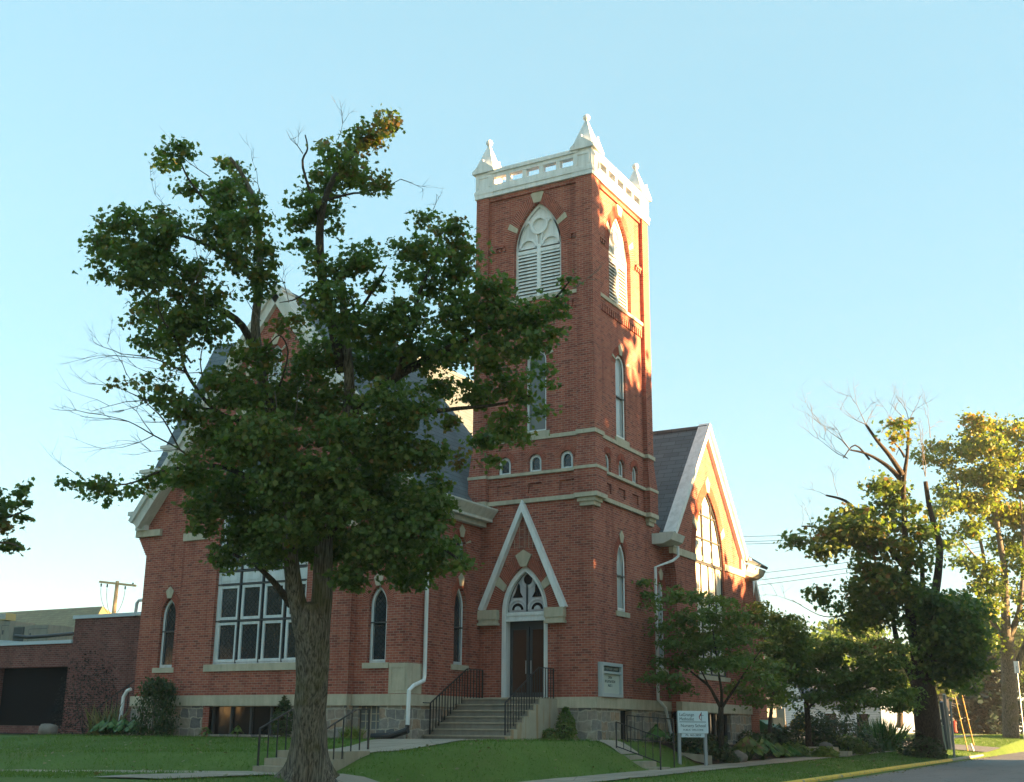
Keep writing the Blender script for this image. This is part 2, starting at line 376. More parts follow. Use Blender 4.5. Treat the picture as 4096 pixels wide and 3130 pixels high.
G.f = [(j * nx + i, j * nx + i + 1, (j + 1) * nx + i + 1, (j + 1) * nx + i) for j in range(len(ys) - 1) for i in range(nx - 1)]
setp(G.build('ground', GRASS, None, True), kind='structure')
def drape(name, fx, y0, y1, mt, lift=.02, st=.4, nxs=5, kind='structure', thick=0):
    g = MB(); n = max(2, int((y1 - y0) / st)); rows = []
    for j in range(n + 1):
        y = y0 + (y1 - y0) * j / n; a, c = fx(y)
        rows.append([(a + (c - a) * i / nxs, y, ground(a + (c - a) * i / nxs, y) + lift) for i in range(nxs + 1)])
    g.v = [p for r in rows for p in r]; k = nxs + 1
    g.f = [(j * k + i, j * k + i + 1, (j + 1) * k + i + 1, (j + 1) * k + i) for j in range(n) for i in range(nxs)]
    o = g.build(name, mt, None, True)
    if kind: o['kind'] = kind
    return o
drape('sidewalk', lambda y: (2.15, 3.6), -12.7, 27, WALK, .03)
drape('sidewalk', lambda y: (-40, 3.6), -14.25, -12.7, WALK, .03, .4, 80)
drape('path', lambda y: (-1.6, .05), -17.5, -14.25, WALK, .03)
def upath(y): s = sstep(-11.6, -4, y); return (-1.85 - 2.2 * s, -.15 - .9 * s)
drape('path', upath, -11.55, -3.05, WALK, .025)
drape('path', lambda y: (-14.9 + .0 * y, -3.95), -5.35, -5.2, LIME, .05)     # thin edging round the beds
drape('path', lambda y: (-24, -16.7 - .4 * (y + 5.2)), -5.3, -5.15, LIME, .06)
drape('path', lambda y: (.05, 1.25), -.95, .35, WALK, .03)
drape('mulch_bed', lambda y: (-14.8, -4.1), -5.2, -4.05, MULCH, .03)
drape('mulch_bed', lambda y: (-30, -15.0), -5.2, -1.0, MULCH, .03)
drape('mulch_bed', lambda y: (.05, 2.12), 3.4, 26, MULCH, .03)
rd = MB(); seg = [-300, -40, -20, -10, 0, 10, 20, 30, 40, 60, 120, 400]
for a, c in zip(seg, seg[1:]):
    rd.add([(KX, a, hkerb(a) - .13), (16, a, hkerb(a) - .10), (16, c, hkerb(c) - .10), (KX, c, hkerb(c) - .13)], [(0, 1, 2, 3)])
rd.v = [(x, y, min(z, 1.0)) for x, y, z in rd.v]
setp(rd.build('road', ASPH), kind='structure')
setp(MB().add([(-300, -60, -.02), (KX - .02, -60, -.02), (KX - .02, -20.2, -.02), (-300, -20.2, -.02)], [(0, 1, 2, 3)]).build('road', ASPH), kind='structure')
def kerb(y0, y1, mt):
    g = MB(); n = max(1, int((y1 - y0) / 2.5))
    for j in range(n):
        a = y0 + (y1 - y0) * j / n + .012; c = y0 + (y1 - y0) * (j + 1) / n - .012
        za, zc = hkerb(a), hkerb(c)
        pr = [(-.17, -.3), (.0, -.3), (.0, -.03), (-.03, .012), (-.17, .012)]
        vs = [(KX + dx, a, za + dz) for dx, dz in pr] + [(KX + dx, c, zc + dz) for dx, dz in pr]
        g.add(vs, [(4, 3, 2, 1, 0), (5, 6, 7, 8, 9)] + [(i, (i + 1) % 5, (i + 1) % 5 + 5, i + 5) for i in range(5)])
    setp(g.build('kerb', mt), kind='structure')
kerb(-12, 21.5, YELLOW); kerb(21.55, 30, CONC); kerb(37, 90, CONC)
# alley crossing the pavement beyond the bed, car park behind the church
drape('road', lambda y: (-1.2, KX - .03), 31.2, 36.3, ASPH, .03)
drape('sidewalk', lambda y: (1.35, 2.65), 36.4, 90, WALK, .03)
lot = MB(); lot.add([(-40, 30.5, 1.0), (-1, 30.5, 1.0), (-1, 60, 1.31), (-40, 60, 1.31)], [(0, 1, 2, 3)])
setp(lot.build('parking_lot', ASPH), kind='structure')

# ------------------------------------------------------------------ planes, walls, windows
class Pl:
    def __init__(s, kind, c):
        if kind == 'F': s.U = Vector((1, 0, 0)); s.N = Vector((0, -1, 0)); s.o = Vector((0, c, 0))
        else: s.U = Vector((0, 1, 0)); s.N = Vector((1, 0, 0)); s.o = Vector((c, 0, 0))
    def p(s, u, z, n=0): return s.o + s.U * u + Vector((0, 0, z)) + s.N * n
def outl(kind, u0, u1, z0, zs, za=None, i=0, n=9, bi=None):
    a = (u1 - u0) / 2; uc = (u0 + u1) / 2; bi = i if bi is None else bi
    if kind == 'rect': return [(u0 + i, z0 + bi), (u1 - i, z0 + bi), (u1 - i, zs - i), (u0 + i, zs - i)]
    pts = [(u0 + i, z0 + bi), (u1 - i, z0 + bi)]
    if kind == 'round':
        pts += [(uc + (a - i) * math.cos(math.pi * k / (2 * n)), zs + (a - i) * math.sin(math.pi * k / (2 * n))) for k in range(2 * n + 1)]
    else:
        r = za - zs; RR = (a * a + r * r) / (2 * a); c = RR - a
        r2 = math.sqrt(max(1e-6, (RR - i) ** 2 - c * c)); tm = math.atan2(r2, c) if c > 1e-6 else math.pi / 2
        pts += [(uc - c + (RR - i) * math.cos(tm * k / n), zs + (RR - i) * math.sin(tm * k / n)) for k in range(n + 1)]
        pts += [(uc + c - (RR - i) * math.cos(tm * k / n), zs + (RR - i) * math.sin(tm * k / n)) for k in range(n - 1, -1, -1)]
    return pts
def wall(g, pl, outer, holes=(), depth=.2, n=0):
    loops = [[pl.p(u, z, n) for u, z in outer]] + [[pl.p(u, z, n) for u, z in h] for h in holes]
    flat = [p for l in loops for p in l]
    tri = tessellate_polygon(loops)
    fs = []
    for a, c, d in tri:
        nn = (flat[c] - flat[a]).cross(flat[d] - flat[a])
        fs.append((a, c, d) if nn.dot(pl.N) > 0 else (a, d, c))
    g.add(flat, fs)
    for h in holes:
        k = len(h); vs = [pl.p(u, z, n) for u, z in h] + [pl.p(u, z, n - depth) for u, z in h]
        g.add(vs, [(i, (i + 1) % k, (i + 1) % k + k, i + k) for i in range(k)])
def ring(g, pl, o1, o2, n0, n1):                  # moulding between two outlines
    k = len(o1); vs = [pl.p(*q, n1) for q in o1] + [pl.p(*q, n1) for q in o2] + [pl.p(*q, n0) for q in o1] + [pl.p(*q, n0) for q in o2]
    fs = []
    for i in range(k):
        j = (i + 1) % k
        fs += [(i, j, j + k, i + k), (i + k, j + k, j + 3 * k, i + 3 * k), (j, i, i + 2 * k, j + 2 * k)]
    g.add(vs, fs)
def fill(g, pl, o, n): g.add([pl.p(*q, n) for q in o], [tuple(range(len(o)))])
def arcpts(kind, u0, u1, zs, za, i, n):           # the arch only, springing to springing
    return outl(kind, u0, u1, zs - 1, zs, za, i, n)[2:]
def stone(g, pl, q, n0, n1): g.prism([pl.p(u, z, n1) for u, z in q], pl.N * (n0 - n1))
CH = thing('church', (-7, 4, 1.0), 'red brick church with a square white-topped bell tower and steep gables', 'church')
def window(pl, kind, u0, u1, z0, zs, za=None, depth=.16, fr=.09, glass=GLASS, bars=(), vbars=(), sill=.16, arch=.26, key=True, side=False, frame=PALE, sillw=.14, inner=None, n=0):
    o0 = outl(kind, u0, u1, z0, zs, za); o1 = outl(kind, u0, u1, z0, zs, za, fr)
    g = MB(); ring(g, pl, o0, o1, n - depth - .05, n - depth + .03)
    if kind != 'rect' and fr > .05:
        o2 = outl(kind, u0, u1, z0, zs, za, fr * .5); ring(g, pl, o2, o1, n - depth, n - depth + .05)
    W = g.build('window', frame, CH)
    p = MB(); fill(p, pl, o1, n - depth - .02); p.build('pane', glass, W)
    if bars or vbars:
        q = MB()
        for z in bars: q.pbox(pl, u0 + .01, u1 - .01, z - .022, z + .022, n - depth - .01, n - depth + .06)
        for u, za_, zb_ in vbars: q.pbox(pl, u - .022, u + .022, za_, zb_, n - depth - .01, n - depth + .055)
        q.build('bar', LEAD, W)
    if sill: MB().pbox(pl, u0 - sillw, u1 + sillw, z0 - sill, z0 - .001, n - depth - .05, n + .05).build('sill', LIME, W)
    if arch:
        K = 9 if kind == 'pointed' else 6; K = max(K, int((u1 - u0) * 9))
        a0 = arcpts(kind, u0, u1, zs, za, 0, K); a1 = arcpts(kind, u0, u1, zs, za, -arch, K)
        gm = MB(); gb = MB()
        for i in range(len(a0) - 1):
            gm.prism([pl.p(*a0[i], n + .006), pl.p(*a0[i + 1], n + .006), pl.p(*a1[i + 1], n + .006), pl.p(*a1[i], n + .006)], pl.N * -.02)
            for s in range(2):
                f0, f1 = s * .5 + .05, s * .5 + .45
                def L(q, r, t_): return (q[0] + (r[0] - q[0]) * t_, q[1] + (r[1] - q[1]) * t_)
                c0 = L(a0[i], a0[i + 1], f0); c1 = L(a0[i], a0[i + 1], f1); d0 = L(a1[i], a1[i + 1], f0); d1 = L(a1[i], a1[i + 1], f1)
                stone(gb, pl, [c0, c1, d1, d0], n - .01, n + .012)
        gm.build('arch_mortar', MORTAR, W); gb.build('arch_brick', BRICK_V, W)
    uc = (u0 + u1) / 2; top = za if za else zs + (u1 - u0) / 2
    if key:
        s = max(.165, min(.24, (u1 - u0) * .2)); a = arch or .25
        MB().prism([pl.p(uc - s * .55, top - .02, n + .035), pl.p(uc + s * .55, top - .02, n + .035), pl.p(uc + s * 1.05, top + a * .85, n + .035), pl.p(uc, top + a * 1.45, n + .035), pl.p(uc - s * 1.05, top + a * .85, n + .035)], pl.N * -.05).build('keystone', LIME, W)
    if side:
        K = 12; a0 = arcpts(kind, u0, u1, zs, za, 0, K); a1 = arcpts(kind, u0, u1, zs, za, -(arch or .25) * 1.08, K)
        ii = int(K * .38) if kind == 'pointed' else 2
        for i in (ii, len(a0) - 2 - ii):
            MB().prism([pl.p(*a0[i], n + .035), pl.p(*a0[i + 1], n + .035), pl.p(*a1[i + 1], n + .035), pl.p(*a1[i], n + .035)], pl.N * -.05).build('arch_stone', LIME, W)
    return W, o0

# ------------------------------------------------------------------ church: front gable
PF = Pl('F', -4.0); PB = Pl('F', -4.28); PT = Pl('F', 0.0); PS = Pl('R', -4.05); PR = Pl('R', 0.0); PG = Pl('R', .4)
XC, PK, SL = -9.62, 15.75, 1.315                  # ridge of the front gable
def rakez(x, off=0): return PK - off - SL * abs(x - XC)
GR = .95
h_win = []
W, h = window(PF, 'pointed', -14.06, -13.39, 3.22, 4.92, 5.5, bars=(4.4,), fr=.1); h_win.append(h)
W, h = window(PF, 'pointed', -5.54, -4.88, 3.22, 4.92, 5.5, bars=(4.4,), fr=.1); h_win.append(h)
fw_ = MB()
wall(fw_, PF, [(-15, 2.0), (-4.05, 2.0), (-4.05, 8.25), (XC + 5.3, rakez(XC + 5.3, .35)), (XC, PK - .35), (XC - 5.3, rakez(XC - 5.3, .35)), (-15.3, 8.3), (-15.0, 7.7), (-15.0, 6.95)], h_win)
fw_.box(-15, -14.9, -3.9, 20.8, 1, 8.3)
for i in range(8):                                # stepped brick corbel at the left corner
    z = 7.0 + i * .078; fw_.box(-15.0 - .05 * (i + 1), -14.9, -4.012, -3.2, z, z + .078)
fw_.build('front_wall', BRICK, CH)
bw = MB()
o_big = outl('pointed', -11.47, -7.73, 3.27, 7.4, 10.62)
o_g1 = outl('pointed', -9.95, -9.29, 11.7, 13.2, 13.7)
o_g2 = outl('pointed', -10.95, -10.4, 11.55, 12.3, 12.7); o_g3 = outl('pointed', -8.84, -8.29, 11.55, 12.3, 12.7)
o_bs = [(-11.3, 1.15), (-8.2, 1.15), (-8.2, 1.98), (-11.3, 1.98)]
wall(bw, PB, [(-13, 2.0), (-6, 2.0), (-6, rakez(-6, .35)), (XC, PK - .35), (-13, rakez(-13, .35))], [o_big, o_g1, o_g2, o_g3])
bw.add([PB.p(-6, 2), PB.p(-6, 2, -.28), PB.p(-6, 11, -.28), PB.p(-6, 11)], [(0, 1, 2, 3)])
bw.add([PB.p(-13, 2), PB.p(-13, 2, -.28), PB.p(-13, 11, -.28), PB.p(-13, 11)], [(3, 2, 1, 0)])
bw.build('gable_wall', BRICK, CH)
W, _ = window(PB, 'pointed', -11.47, -7.73, 3.27, 7.4, 10.62, fr=.13, glass=GLASS, bars=(4.62, 5.78, 6.2, 8.6), vbars=[(-10.53, 3.3, 8.6), (-9.6, 3.3, 10.3), (-8.67, 3.3, 8.6)], sillw=.22, sill=.22, arch=.4, side=True)
fr = MB()
for i in range(4):                                # white sash frames and panels inside the big window
    u = -11.40 + i * .935
    for z0, z1 in ((3.34, 4.58), (4.66, 5.74), (6.26, 7.4), (7.45, 8.55)):
        ring(fr, PB, outl('rect', u + .02, u + .84, z0, z1), outl('rect', u + .02, u + .84, z0, z1, i=.085), -.20, -.13)
    fr.pbox(PB, u + .02, u + .84, 5.82, 6.16, -.2, -.13); fr.pbox(PB, u + .12, u + .74, 5.9, 6.08, -.13, -.115)
fr.build('sash', PALE, W)
window(PB, 'pointed', -9.95, -9.29, 11.7, 13.2, 13.7, fr=.1, glass=PALE, side=True); window(PB, 'pointed', -10.95, -10.4, 11.55, 12.3, 12.7, fr=.1, glass=PALE); window(PB, 'pointed', -8.84, -8.29, 11.55, 12.3, 12.7, fr=.1, glass=PALE)
def coping(parts, pl, n0, n1, wd, cap=.10):
    g = MB()
    for a, c in parts:                            # (u,z) of the outer edge, lower end first
        a = Vector(a); c = Vector(c); d = (c - a).normalized(); nn = Vector((d.y, -d.x)) if d.x > 0 else Vector((-d.y, d.x))
        q = [a, c, c + nn * wd, a + nn * wd]
        if c.x == XC or abs(c.x - 9.25) < 1e-6: q[2] = Vector((c.x, c.y - wd / abs(d.x) if abs(d.x) > .01 else c.y))
        g.prism([pl.p(k.x, k.y, n1) for k in q], pl.N * (n0 - n1))
        q2 = [a - nn * .05, c - nn * .05, c + nn * cap, a + nn * cap]
        if c.x == XC or abs(c.x - 9.25) < 1e-6: q2[2] = Vector((c.x, c.y - cap / abs(d.x))); q2[1] = Vector((c.x, c.y + .05 / abs(d.x)))
        g.prism([pl.p(k.x, k.y, n1 + .10) for k in q2], pl.N * (n0 - n1 - .10))
    return g
coping([((-15.42, rakez(-15.42)), (XC, PK)), ((XC + 5.45, rakez(XC + 5.45)), (XC, PK))], PB, -.5, .16, .40, .12).build('rake_coping', WHITE_G, CH)
kn = MB()
kn.box(-15.42, -15.0, -4.22, -3.6, 7.84, 8.38); kn.box(-15.72, -14.95, -4.34, -3.5, 8.36, 8.50); kn.box(-15.60, -15.0, -4.29, -3.55, 8.26, 8.36)
kn.build('kneeler', WHITE_G, CH); kn = MB(); kn.box(-13.98, -13.45, -4.42, -4.0, 9.9, 10.55); kn.box(-14.3, -13.5, -4.5, -3.9, 10.55, 10.66); kn.box(-14.15, -13.5, -4.46, -3.95, 10.45, 10.55)
kn.build('kneeler', WHITE_G, CH)
for q_ in ((-15.48, -14.34, -4.12, -3.5, 7.62, 7.84), (-14.0, -12.75, -4.40, -3.9, 9.62, 9.9), (-6.5, -5.25, -4.40, -3.9, 9.62, 9.9), (-4.86, -3.9, -4.10, -3.6, 7.62, 7.84), (-13.02, -11.95, -4.34, -4.1, 7.3, 7.55), (-7.25, -5.98, -4.34, -4.1, 7.3, 7.55)): MB().box(*q_).build('kneeler_stone', LIME, CH)
# slate roof of the stair turret behind the left shoulder
tr = MB(); tr.box(-15.2, -12.6, -3.6, .6, 8, 9.95)
tr.build('turret_wall', BRICK, CH)
T = MB(); A_ = [(-15.35, -3.75, 9.95), (-15.35, -1.15, 15.4), (-15.35, .8, 9.95), (-12.4, -3.75, 9.95), (-13.4, -1.15, 15.4), (-12.4, .8, 9.95)]
T.add(A_, [(0, 3, 4, 1), (1, 4, 5, 2), (0, 1, 2), (3, 5, 4)]); T.build('turret_roof', SLATE, CH)
tc = MB(); tc.box(-15.75, -14.4, -3.98, -3.4, 9.93, 10.05); tc.box(-15.6, -14.5, -3.92, -3.4, 9.83, 9.93); tc.box(-15.45, -14.6, -3.86, -3.4, 9.72, 9.83); tc.build('turret_cornice', WHITE_G, CH)
# main roof
EX = -3.97
def slab(g, q, th=.12):
    q = [Vector(p) for p in q]; nrm = (q[1] - q[0]).cross(q[2] - q[0]).normalized()
    if nrm.z < 0: nrm = -nrm
    g.prism(q, nrm * -th)
mr = MB(); zr = PK - .12
slab(mr, [(XC, -3.9, zr), (XC, 21, zr), (EX, 21, zr + SL * (XC - EX)), (EX, -3.9, zr + SL * (XC - EX))])
slab(mr, [(XC, -3.9, zr), (-15.4, -3.9, zr - SL * 5.78), (-15.4, 21, zr - SL * 5.78), (XC, 21, zr)])
mr.build('nave_roof', SLATE, CH)
MB().box(XC - .12, XC + .12, -3.9, 9.3, zr - .1, zr + .05).build('ridge_cap', SLATE, CH)
# side wall between the front gable and the tower
sw = MB(); W, h1 = window(PS, 'pointed', -1.57, -.87, 3.27, 5.05, 5.72, bars=(4.42,), fr=.1, arch=.27); W, h2 = window(PS, 'round', -1.5, -.95, 6.35, 7.0, fr=.08, side=True, sill=0)
wall(sw, PS, [(-4.0, 2.0), (.1, 2.0), (.1, 8.0), (-4.0, 8.0)], [h1, h2]); sw.build('side_wall', BRICK, CH)
gt = MB()
for (x0, x1, z0, z1) in ((-4.05, -3.85, 7.72, 7.86), (-4.05, -3.62, 7.86, 7.95)): gt.box(x0, x1, -3.9, -.02, z0, z1)
gt.prism([(-3.62, -3.9, 7.95), (-3.40, -3.9, 8.22), (-3.40, -3.9, 8.27), (-4.05, -3.9, 8.27), (-4.05, -3.9, 7.95)], (0, 3.86, 0)); gt.build('gutter', WHITE_G, CH)
ds = MB()
def spout(pts, mt, r=.05, name='downspout'):
    g = MB(); g.tube(pts, r, 8); return g.build(name, mt, CH, False)
spout([(-3.62, -3.3, 7.95), (-3.95, -3.3, 7.5), (-3.95, -3.3, 2.86), (-3.93, -3.36, 2.72), (-3.92, -3.9, 2.56), (-3.9, -4.16, 2.42), (-3.9, -4.18, 1.45)], WHITE, .06)
spout([(-3.9, -4.18, 1.46), (-3.9, -4.2, 1.32)], IRON, .065)
dp = MB(); dp.tube([(-4.9, -4.5, 1.14), (-4.3, -4.45, 1.15), (-3.7, -4.45, 1.32)], .09, 10)
setp(dp.build('drain_pipe', IRON), 'black corrugated drain pipe end lying under the white downspout', 'drain pipe')
spout([(-15.05, -4.08, 2.55), (-15.2, -4.1, 2.5), (-15.32, -4.12, 2.3), (-15.38, -4.12, 1.3)], WHITE, .06)
cs = MB(); cs.box(-4.72, -4.045, -4.03, -3.3, 2.34, 3.2); CS = cs.build('cornerstone', LIME, CH)
ring_ = MB(); ring(ring_, PF, outl('rect', -4.66, -4.12, 2.42, 3.12), outl('rect', -4.66, -4.12, 2.42, 3.12, i=.05), .03, .042); ring_.build('carved_border', LIME, CS)

# ------------------------------------------------------------------ church: tower
dkind = ('pointed', -3.3, -1.6, 2.3, 4.95, 6.42)
tw = MB(); wall(tw, PT, [(-4.05, 2.0), (0, 2.0), (0, 8.45), (-4.05, 8.45)], [outl(*dkind)], .35)
W, hL = window(PR, 'pointed', 1.74, 2.48, 5.02, 6.6, 7.27, bars=(6.17,), fr=.12, glass=GLASS_R, depth=.10, frame=WHITE); W, hS = window(PR, 'pointed', 5.1, 5.68, 3.38, 5.9, 6.42, bars=(4.9,), fr=.1, glass=GLASS_R, depth=.10, frame=WHITE)
wall(tw, PR, [(0, 2.0), (6.2, 2.0), (6.2, 8.0), (4.7, 8.45), (0, 8.45)], [hL, hS]); tw.build('tower_base_wall', BRICK, CH)
# upper tower
UX0, UX1, UY1 = -4.2, 0.02, 4.5
PUf = Pl('F', -.02); PUr = Pl('R', .02)
hf = []; hr = []
for u in (-3.19, -2.05, -.91):
    W, h = window(PUf, 'round', u - .24, u + .24, 9.38, 9.76, fr=.1, depth=.12, sill=0, key=False, arch=.2); hf.append(h)
    hf.append([(u - .26, 8.72), (u + .26, 8.72), (u + .26, 9.04), (u - .26, 9.04)])
for u in (1.12, 2.22, 3.32):
    W, h = window(PUr, 'round', u - .24, u + .24, 9.42, 9.80, fr=.1, depth=.12, sill=0, key=False, arch=.2, glass=PALE); hr.append(h)
    hr.append([(u - .26, 8.72), (u + .26, 8.72), (u + .26, 9.04), (u - .26, 9.04)])
W, h = window(PUf, 'round', -2.42, -1.64, 10.74, 13.2, fr=.09, glass=GLASS_G, side=True, arch=.28); hf.append(h)
W, h = window(PUr, 'round', 1.84, 2.66, 10.74, 13.3, fr=.12, glass=GLASS_R, depth=.10, frame=WHITE, bars=(12.2,), side=True, arch=.28); hr.append(h)
def louver(pl, u0, u1):
    W, h = window(pl, 'pointed', u0, u1, 15.42, 17.25, 18.93, fr=.11, glass=WHITE, frame=WHITE, side=True, arch=.38, sill=0, depth=.18)
    uc = (u0 + u1) / 2; q = u1 - u0; g = MB()
    g.pbox(pl, uc - .07, uc + .07, 15.5, 17.4, -.19, -.1); g.pbox(pl, u0 + .1, u1 - .1, 17.12, 17.24, -.19, -.11)
    for s in (u0 + .11, uc + .07):                # tracery heads over each light
        wd = q / 2 - .18
        ring(g, pl, outl('round', s, s + wd, 17.3, 17.32), outl('round', s, s + wd, 17.3, 17.32, i=.08), -.2, -.12)
        ring(g, pl, outl('pointed', s - .02, s + wd + .02, 17.3, 17.5, 18.35 if s < uc else 18.35), outl('pointed', s - .02, s + wd + .02, 17.3, 17.5, 18.35, i=.06), -.2, -.13)
    C_ = [(uc + .25 * math.cos(a), 18.12 + .25 * math.sin(a)) for a in np.linspace(0, 2 * math.pi, 21)[:-1]]
    D_ = [(uc + .34 * math.cos(a), 18.12 + .34 * math.sin(a)) for a in np.linspace(0, 2 * math.pi, 21)[:-1]]
    ring(g, pl, D_, C_, -.2, -.1); g.build('tracery', WHITE, W)
    for s, e in ((u0 + .11, uc - .07), (uc + .07, u1 - .11)):
        b_ = MB(); fill(b_, pl, [(s, 15.5), (e, 15.5), (e, 17.12), (s, 17.12)], -.19); b_.build('louver_back', ACM, W)
        sl_ = MB()
        for i in range(13):
            z = 15.53 + i * .123
            sl_.prism([pl.p(s, z, -.10), pl.p(e, z, -.10), pl.p(e, z + .105, -.175), pl.p(s, z + .105, -.175)], pl.N * -.012)
        sl_.build('louver_slats', WHITE, W)
    return h
hf.append(louver(PUf, -2.89, -1.07)); hr.append(louver(PUr, 1.45, 3.29))
ut = MB()
wall(ut, PUf, [(UX0, 8.4), (UX1, 8.4), (UX1, 19.6), (UX0, 19.6)], hf, .19); wall(ut, PUr, [(-.02, 8.4), (UY1, 8.4), (UY1, 19.6), (-.02, 19.6)], hr, .19)
ut.box(UX0, UX1 - .3, .35, UY1, 8.0, 19.6)        # core: side and back walls
for h in [q for q in hf if abs(q[0][1] - 8.72) < .01]: fill(ut, PUf, h, -.06)
for h in [q for q in hr if abs(q[0][1] - 8.72) < .01]: fill(ut, PUr, h, -.06)
ut.build('tower_shaft', BRICK, CH)
pi = MB()
PA, PZ = .12, .46                                  # corner buttresses
def corner(x0, x1, y0, y1):
    pi.box(x0, x1, y0, y1, 10.35, 19.6)
    cx_, cy_ = (x0 + x1) / 2, (y0 + y1) / 2; e = .09
    lo = [(x0 - e, y0 - e, 9.4), (x1 + e, y0 - e, 9.4), (x1 + e, y1 + e, 9.4), (x0 - e, y1 + e, 9.4)]; hi = [(x0, y0, 10.35), (x1, y0, 10.35), (x1, y1, 10.35), (x0, y1, 10.35)]
    pi.add(lo + hi, [(0, 1, 5, 4), (1, 2, 6, 5), (2, 3, 7, 6), (3, 0, 4, 7)])
    pi.box(x0 - e, x1 + e, y0 - e, y1 + e, 8.52, 9.4)
CO = [(-4.36, -3.87, -.15, .32), (-.44, .16, -.15, .45), (-.31, .16, 4.12, 4.65), (-4.36, -3.87, 4.18, 4.65)]
for c in CO: corner(*c)
for pl, a, c in ((PUf, -3.87, -.44), (PUr, .45, 4.12)):   # corbel tables
    for z0, z1, pr in ((19.3, 19.5, .07),): pi.pbox(pl, a, c, z0, z1, 0, pr)
    k = int((c - a) / .17)
    for i in range(k):
        u = a + (c - a) * (i + .5) / k
        if not ((-3.2 < u < -.78) if pl is PUf else (1.15 < u < 3.6)): pi.pbox(pl, u - .045, u + .045, 17.32, 17.44, 0, .07)
        pi.pbox(pl, u - .05, u + .05, 14.86, 15.10, 0, .05)
    pi.pbox(pl, a, c, 15.10, 15.3, 0, .055)
    for u0_, u1_ in (((a, -3.27), (-.7, c)) if pl is PUf else ((a, 1.07), (3.67, c))): pi.pbox(pl, u0_, u1_, 17.44, 17.53, 0, .09)
pi.build('corner_buttress', BRICK, CH)
def string(z0, z1, pr, cp):
    st = MB()
    st.pbox(PUf, -3.87, -.44, z0, z1, 0, pr); st.pbox(PUr, .45, 4.12, z0, z1, 0, pr)
    st.box(-3.87, -.31, UY1 - .1, UY1 + pr, z0, z1)
    for x0, x1, y0, y1 in CO: st.box(x0 - cp, x1 + cp, y0 - cp, y1 + cp, z0 - .002, z1 + .002)
    st.build('string_course', LIME, CH)
string(8.40, 8.53, .08, .105); string(9.30, 9.395, .10, .115); string(10.46, 10.59, .05, .05)
MB().pbox(PUf, -3.87, -.44, 15.3, 15.42, -.15, .10).build('louver_sill', LIME, CH); MB().pbox(PUr, .45, 4.12, 15.3, 15.42, -.15, .10).build('louver_sill', LIME, CH)
for (x, y) in ((-.05, -.0), (-.05, 4.35)):
    cb = MB()
    cb.prism([(x - .36, y - .11, 8.14), (x + .15, y - .11, 8.14), (x + .15, y + .36, 8.14), (x - .36, y + .36, 8.14)], (0, 0, .16)); cb.prism([(x - .42, y - .17, 8.27), (x + .20, y - .17, 8.27), (x + .20, y + .42, 8.27), (x - .42, y + .42, 8.27)], (0, 0, .13))
    cb.build('corbel_stone', LIME, CH)
# parapet
pp = MB(); rx0, rx1, ry0, ry1 = -4.37, .17, -.17, 4.68
for z0, z1, e in ((19.46, 19.62, .015), (19.62, 19.72, .05), (19.72, 19.9, .01)):
    pp.box(rx0 - e, rx1 + e, ry0 - e, ry0 + .35, z0, z1); pp.box(rx0 - e, rx1 + e, ry1 - .35, ry1 + e, z0, z1)
    pp.box(rx0 - e, rx0 + .35, ry0 + .35, ry1 - .35, z0, z1); pp.box(rx1 - .35, rx1 + e, ry0 + .35, ry1 - .35, z0, z1)
for z0, z1, e in ((20.2, 20.34, .0), (20.34, 20.44, .06), (20.44, 20.5, .02)):
    pp.box(rx0 + .5, rx1 - .5, ry0 - e, ry0 + .22 + e, z0, z1); pp.box(rx0 + .5, rx1 - .5, ry1 - .22 - e, ry1 + e, z0, z1)
    pp.box(rx0 - e, rx0 + .22 + e, ry0 + .5, ry1 - .5, z0, z1); pp.box(rx1 - .22 - e, rx1 + e, ry0 + .5, ry1 - .5, z0, z1)
for i in range(6):
    x = rx0 + .62 + (rx1 - rx0 - 1.24) * i / 5; y = ry0 + .62 + (ry1 - ry0 - 1.24) * i / 5
    for q in (ry0, ry1 - .22): pp.box(x - .075, x + .075, q + .01, q + .21, 19.89, 20.21)
    for q in (rx0, rx1 - .22): pp.box(q + .01, q + .21, y - .075, y + .075, 19.89, 20.21)
PPO = pp.build('parapet', WHITE, CH)
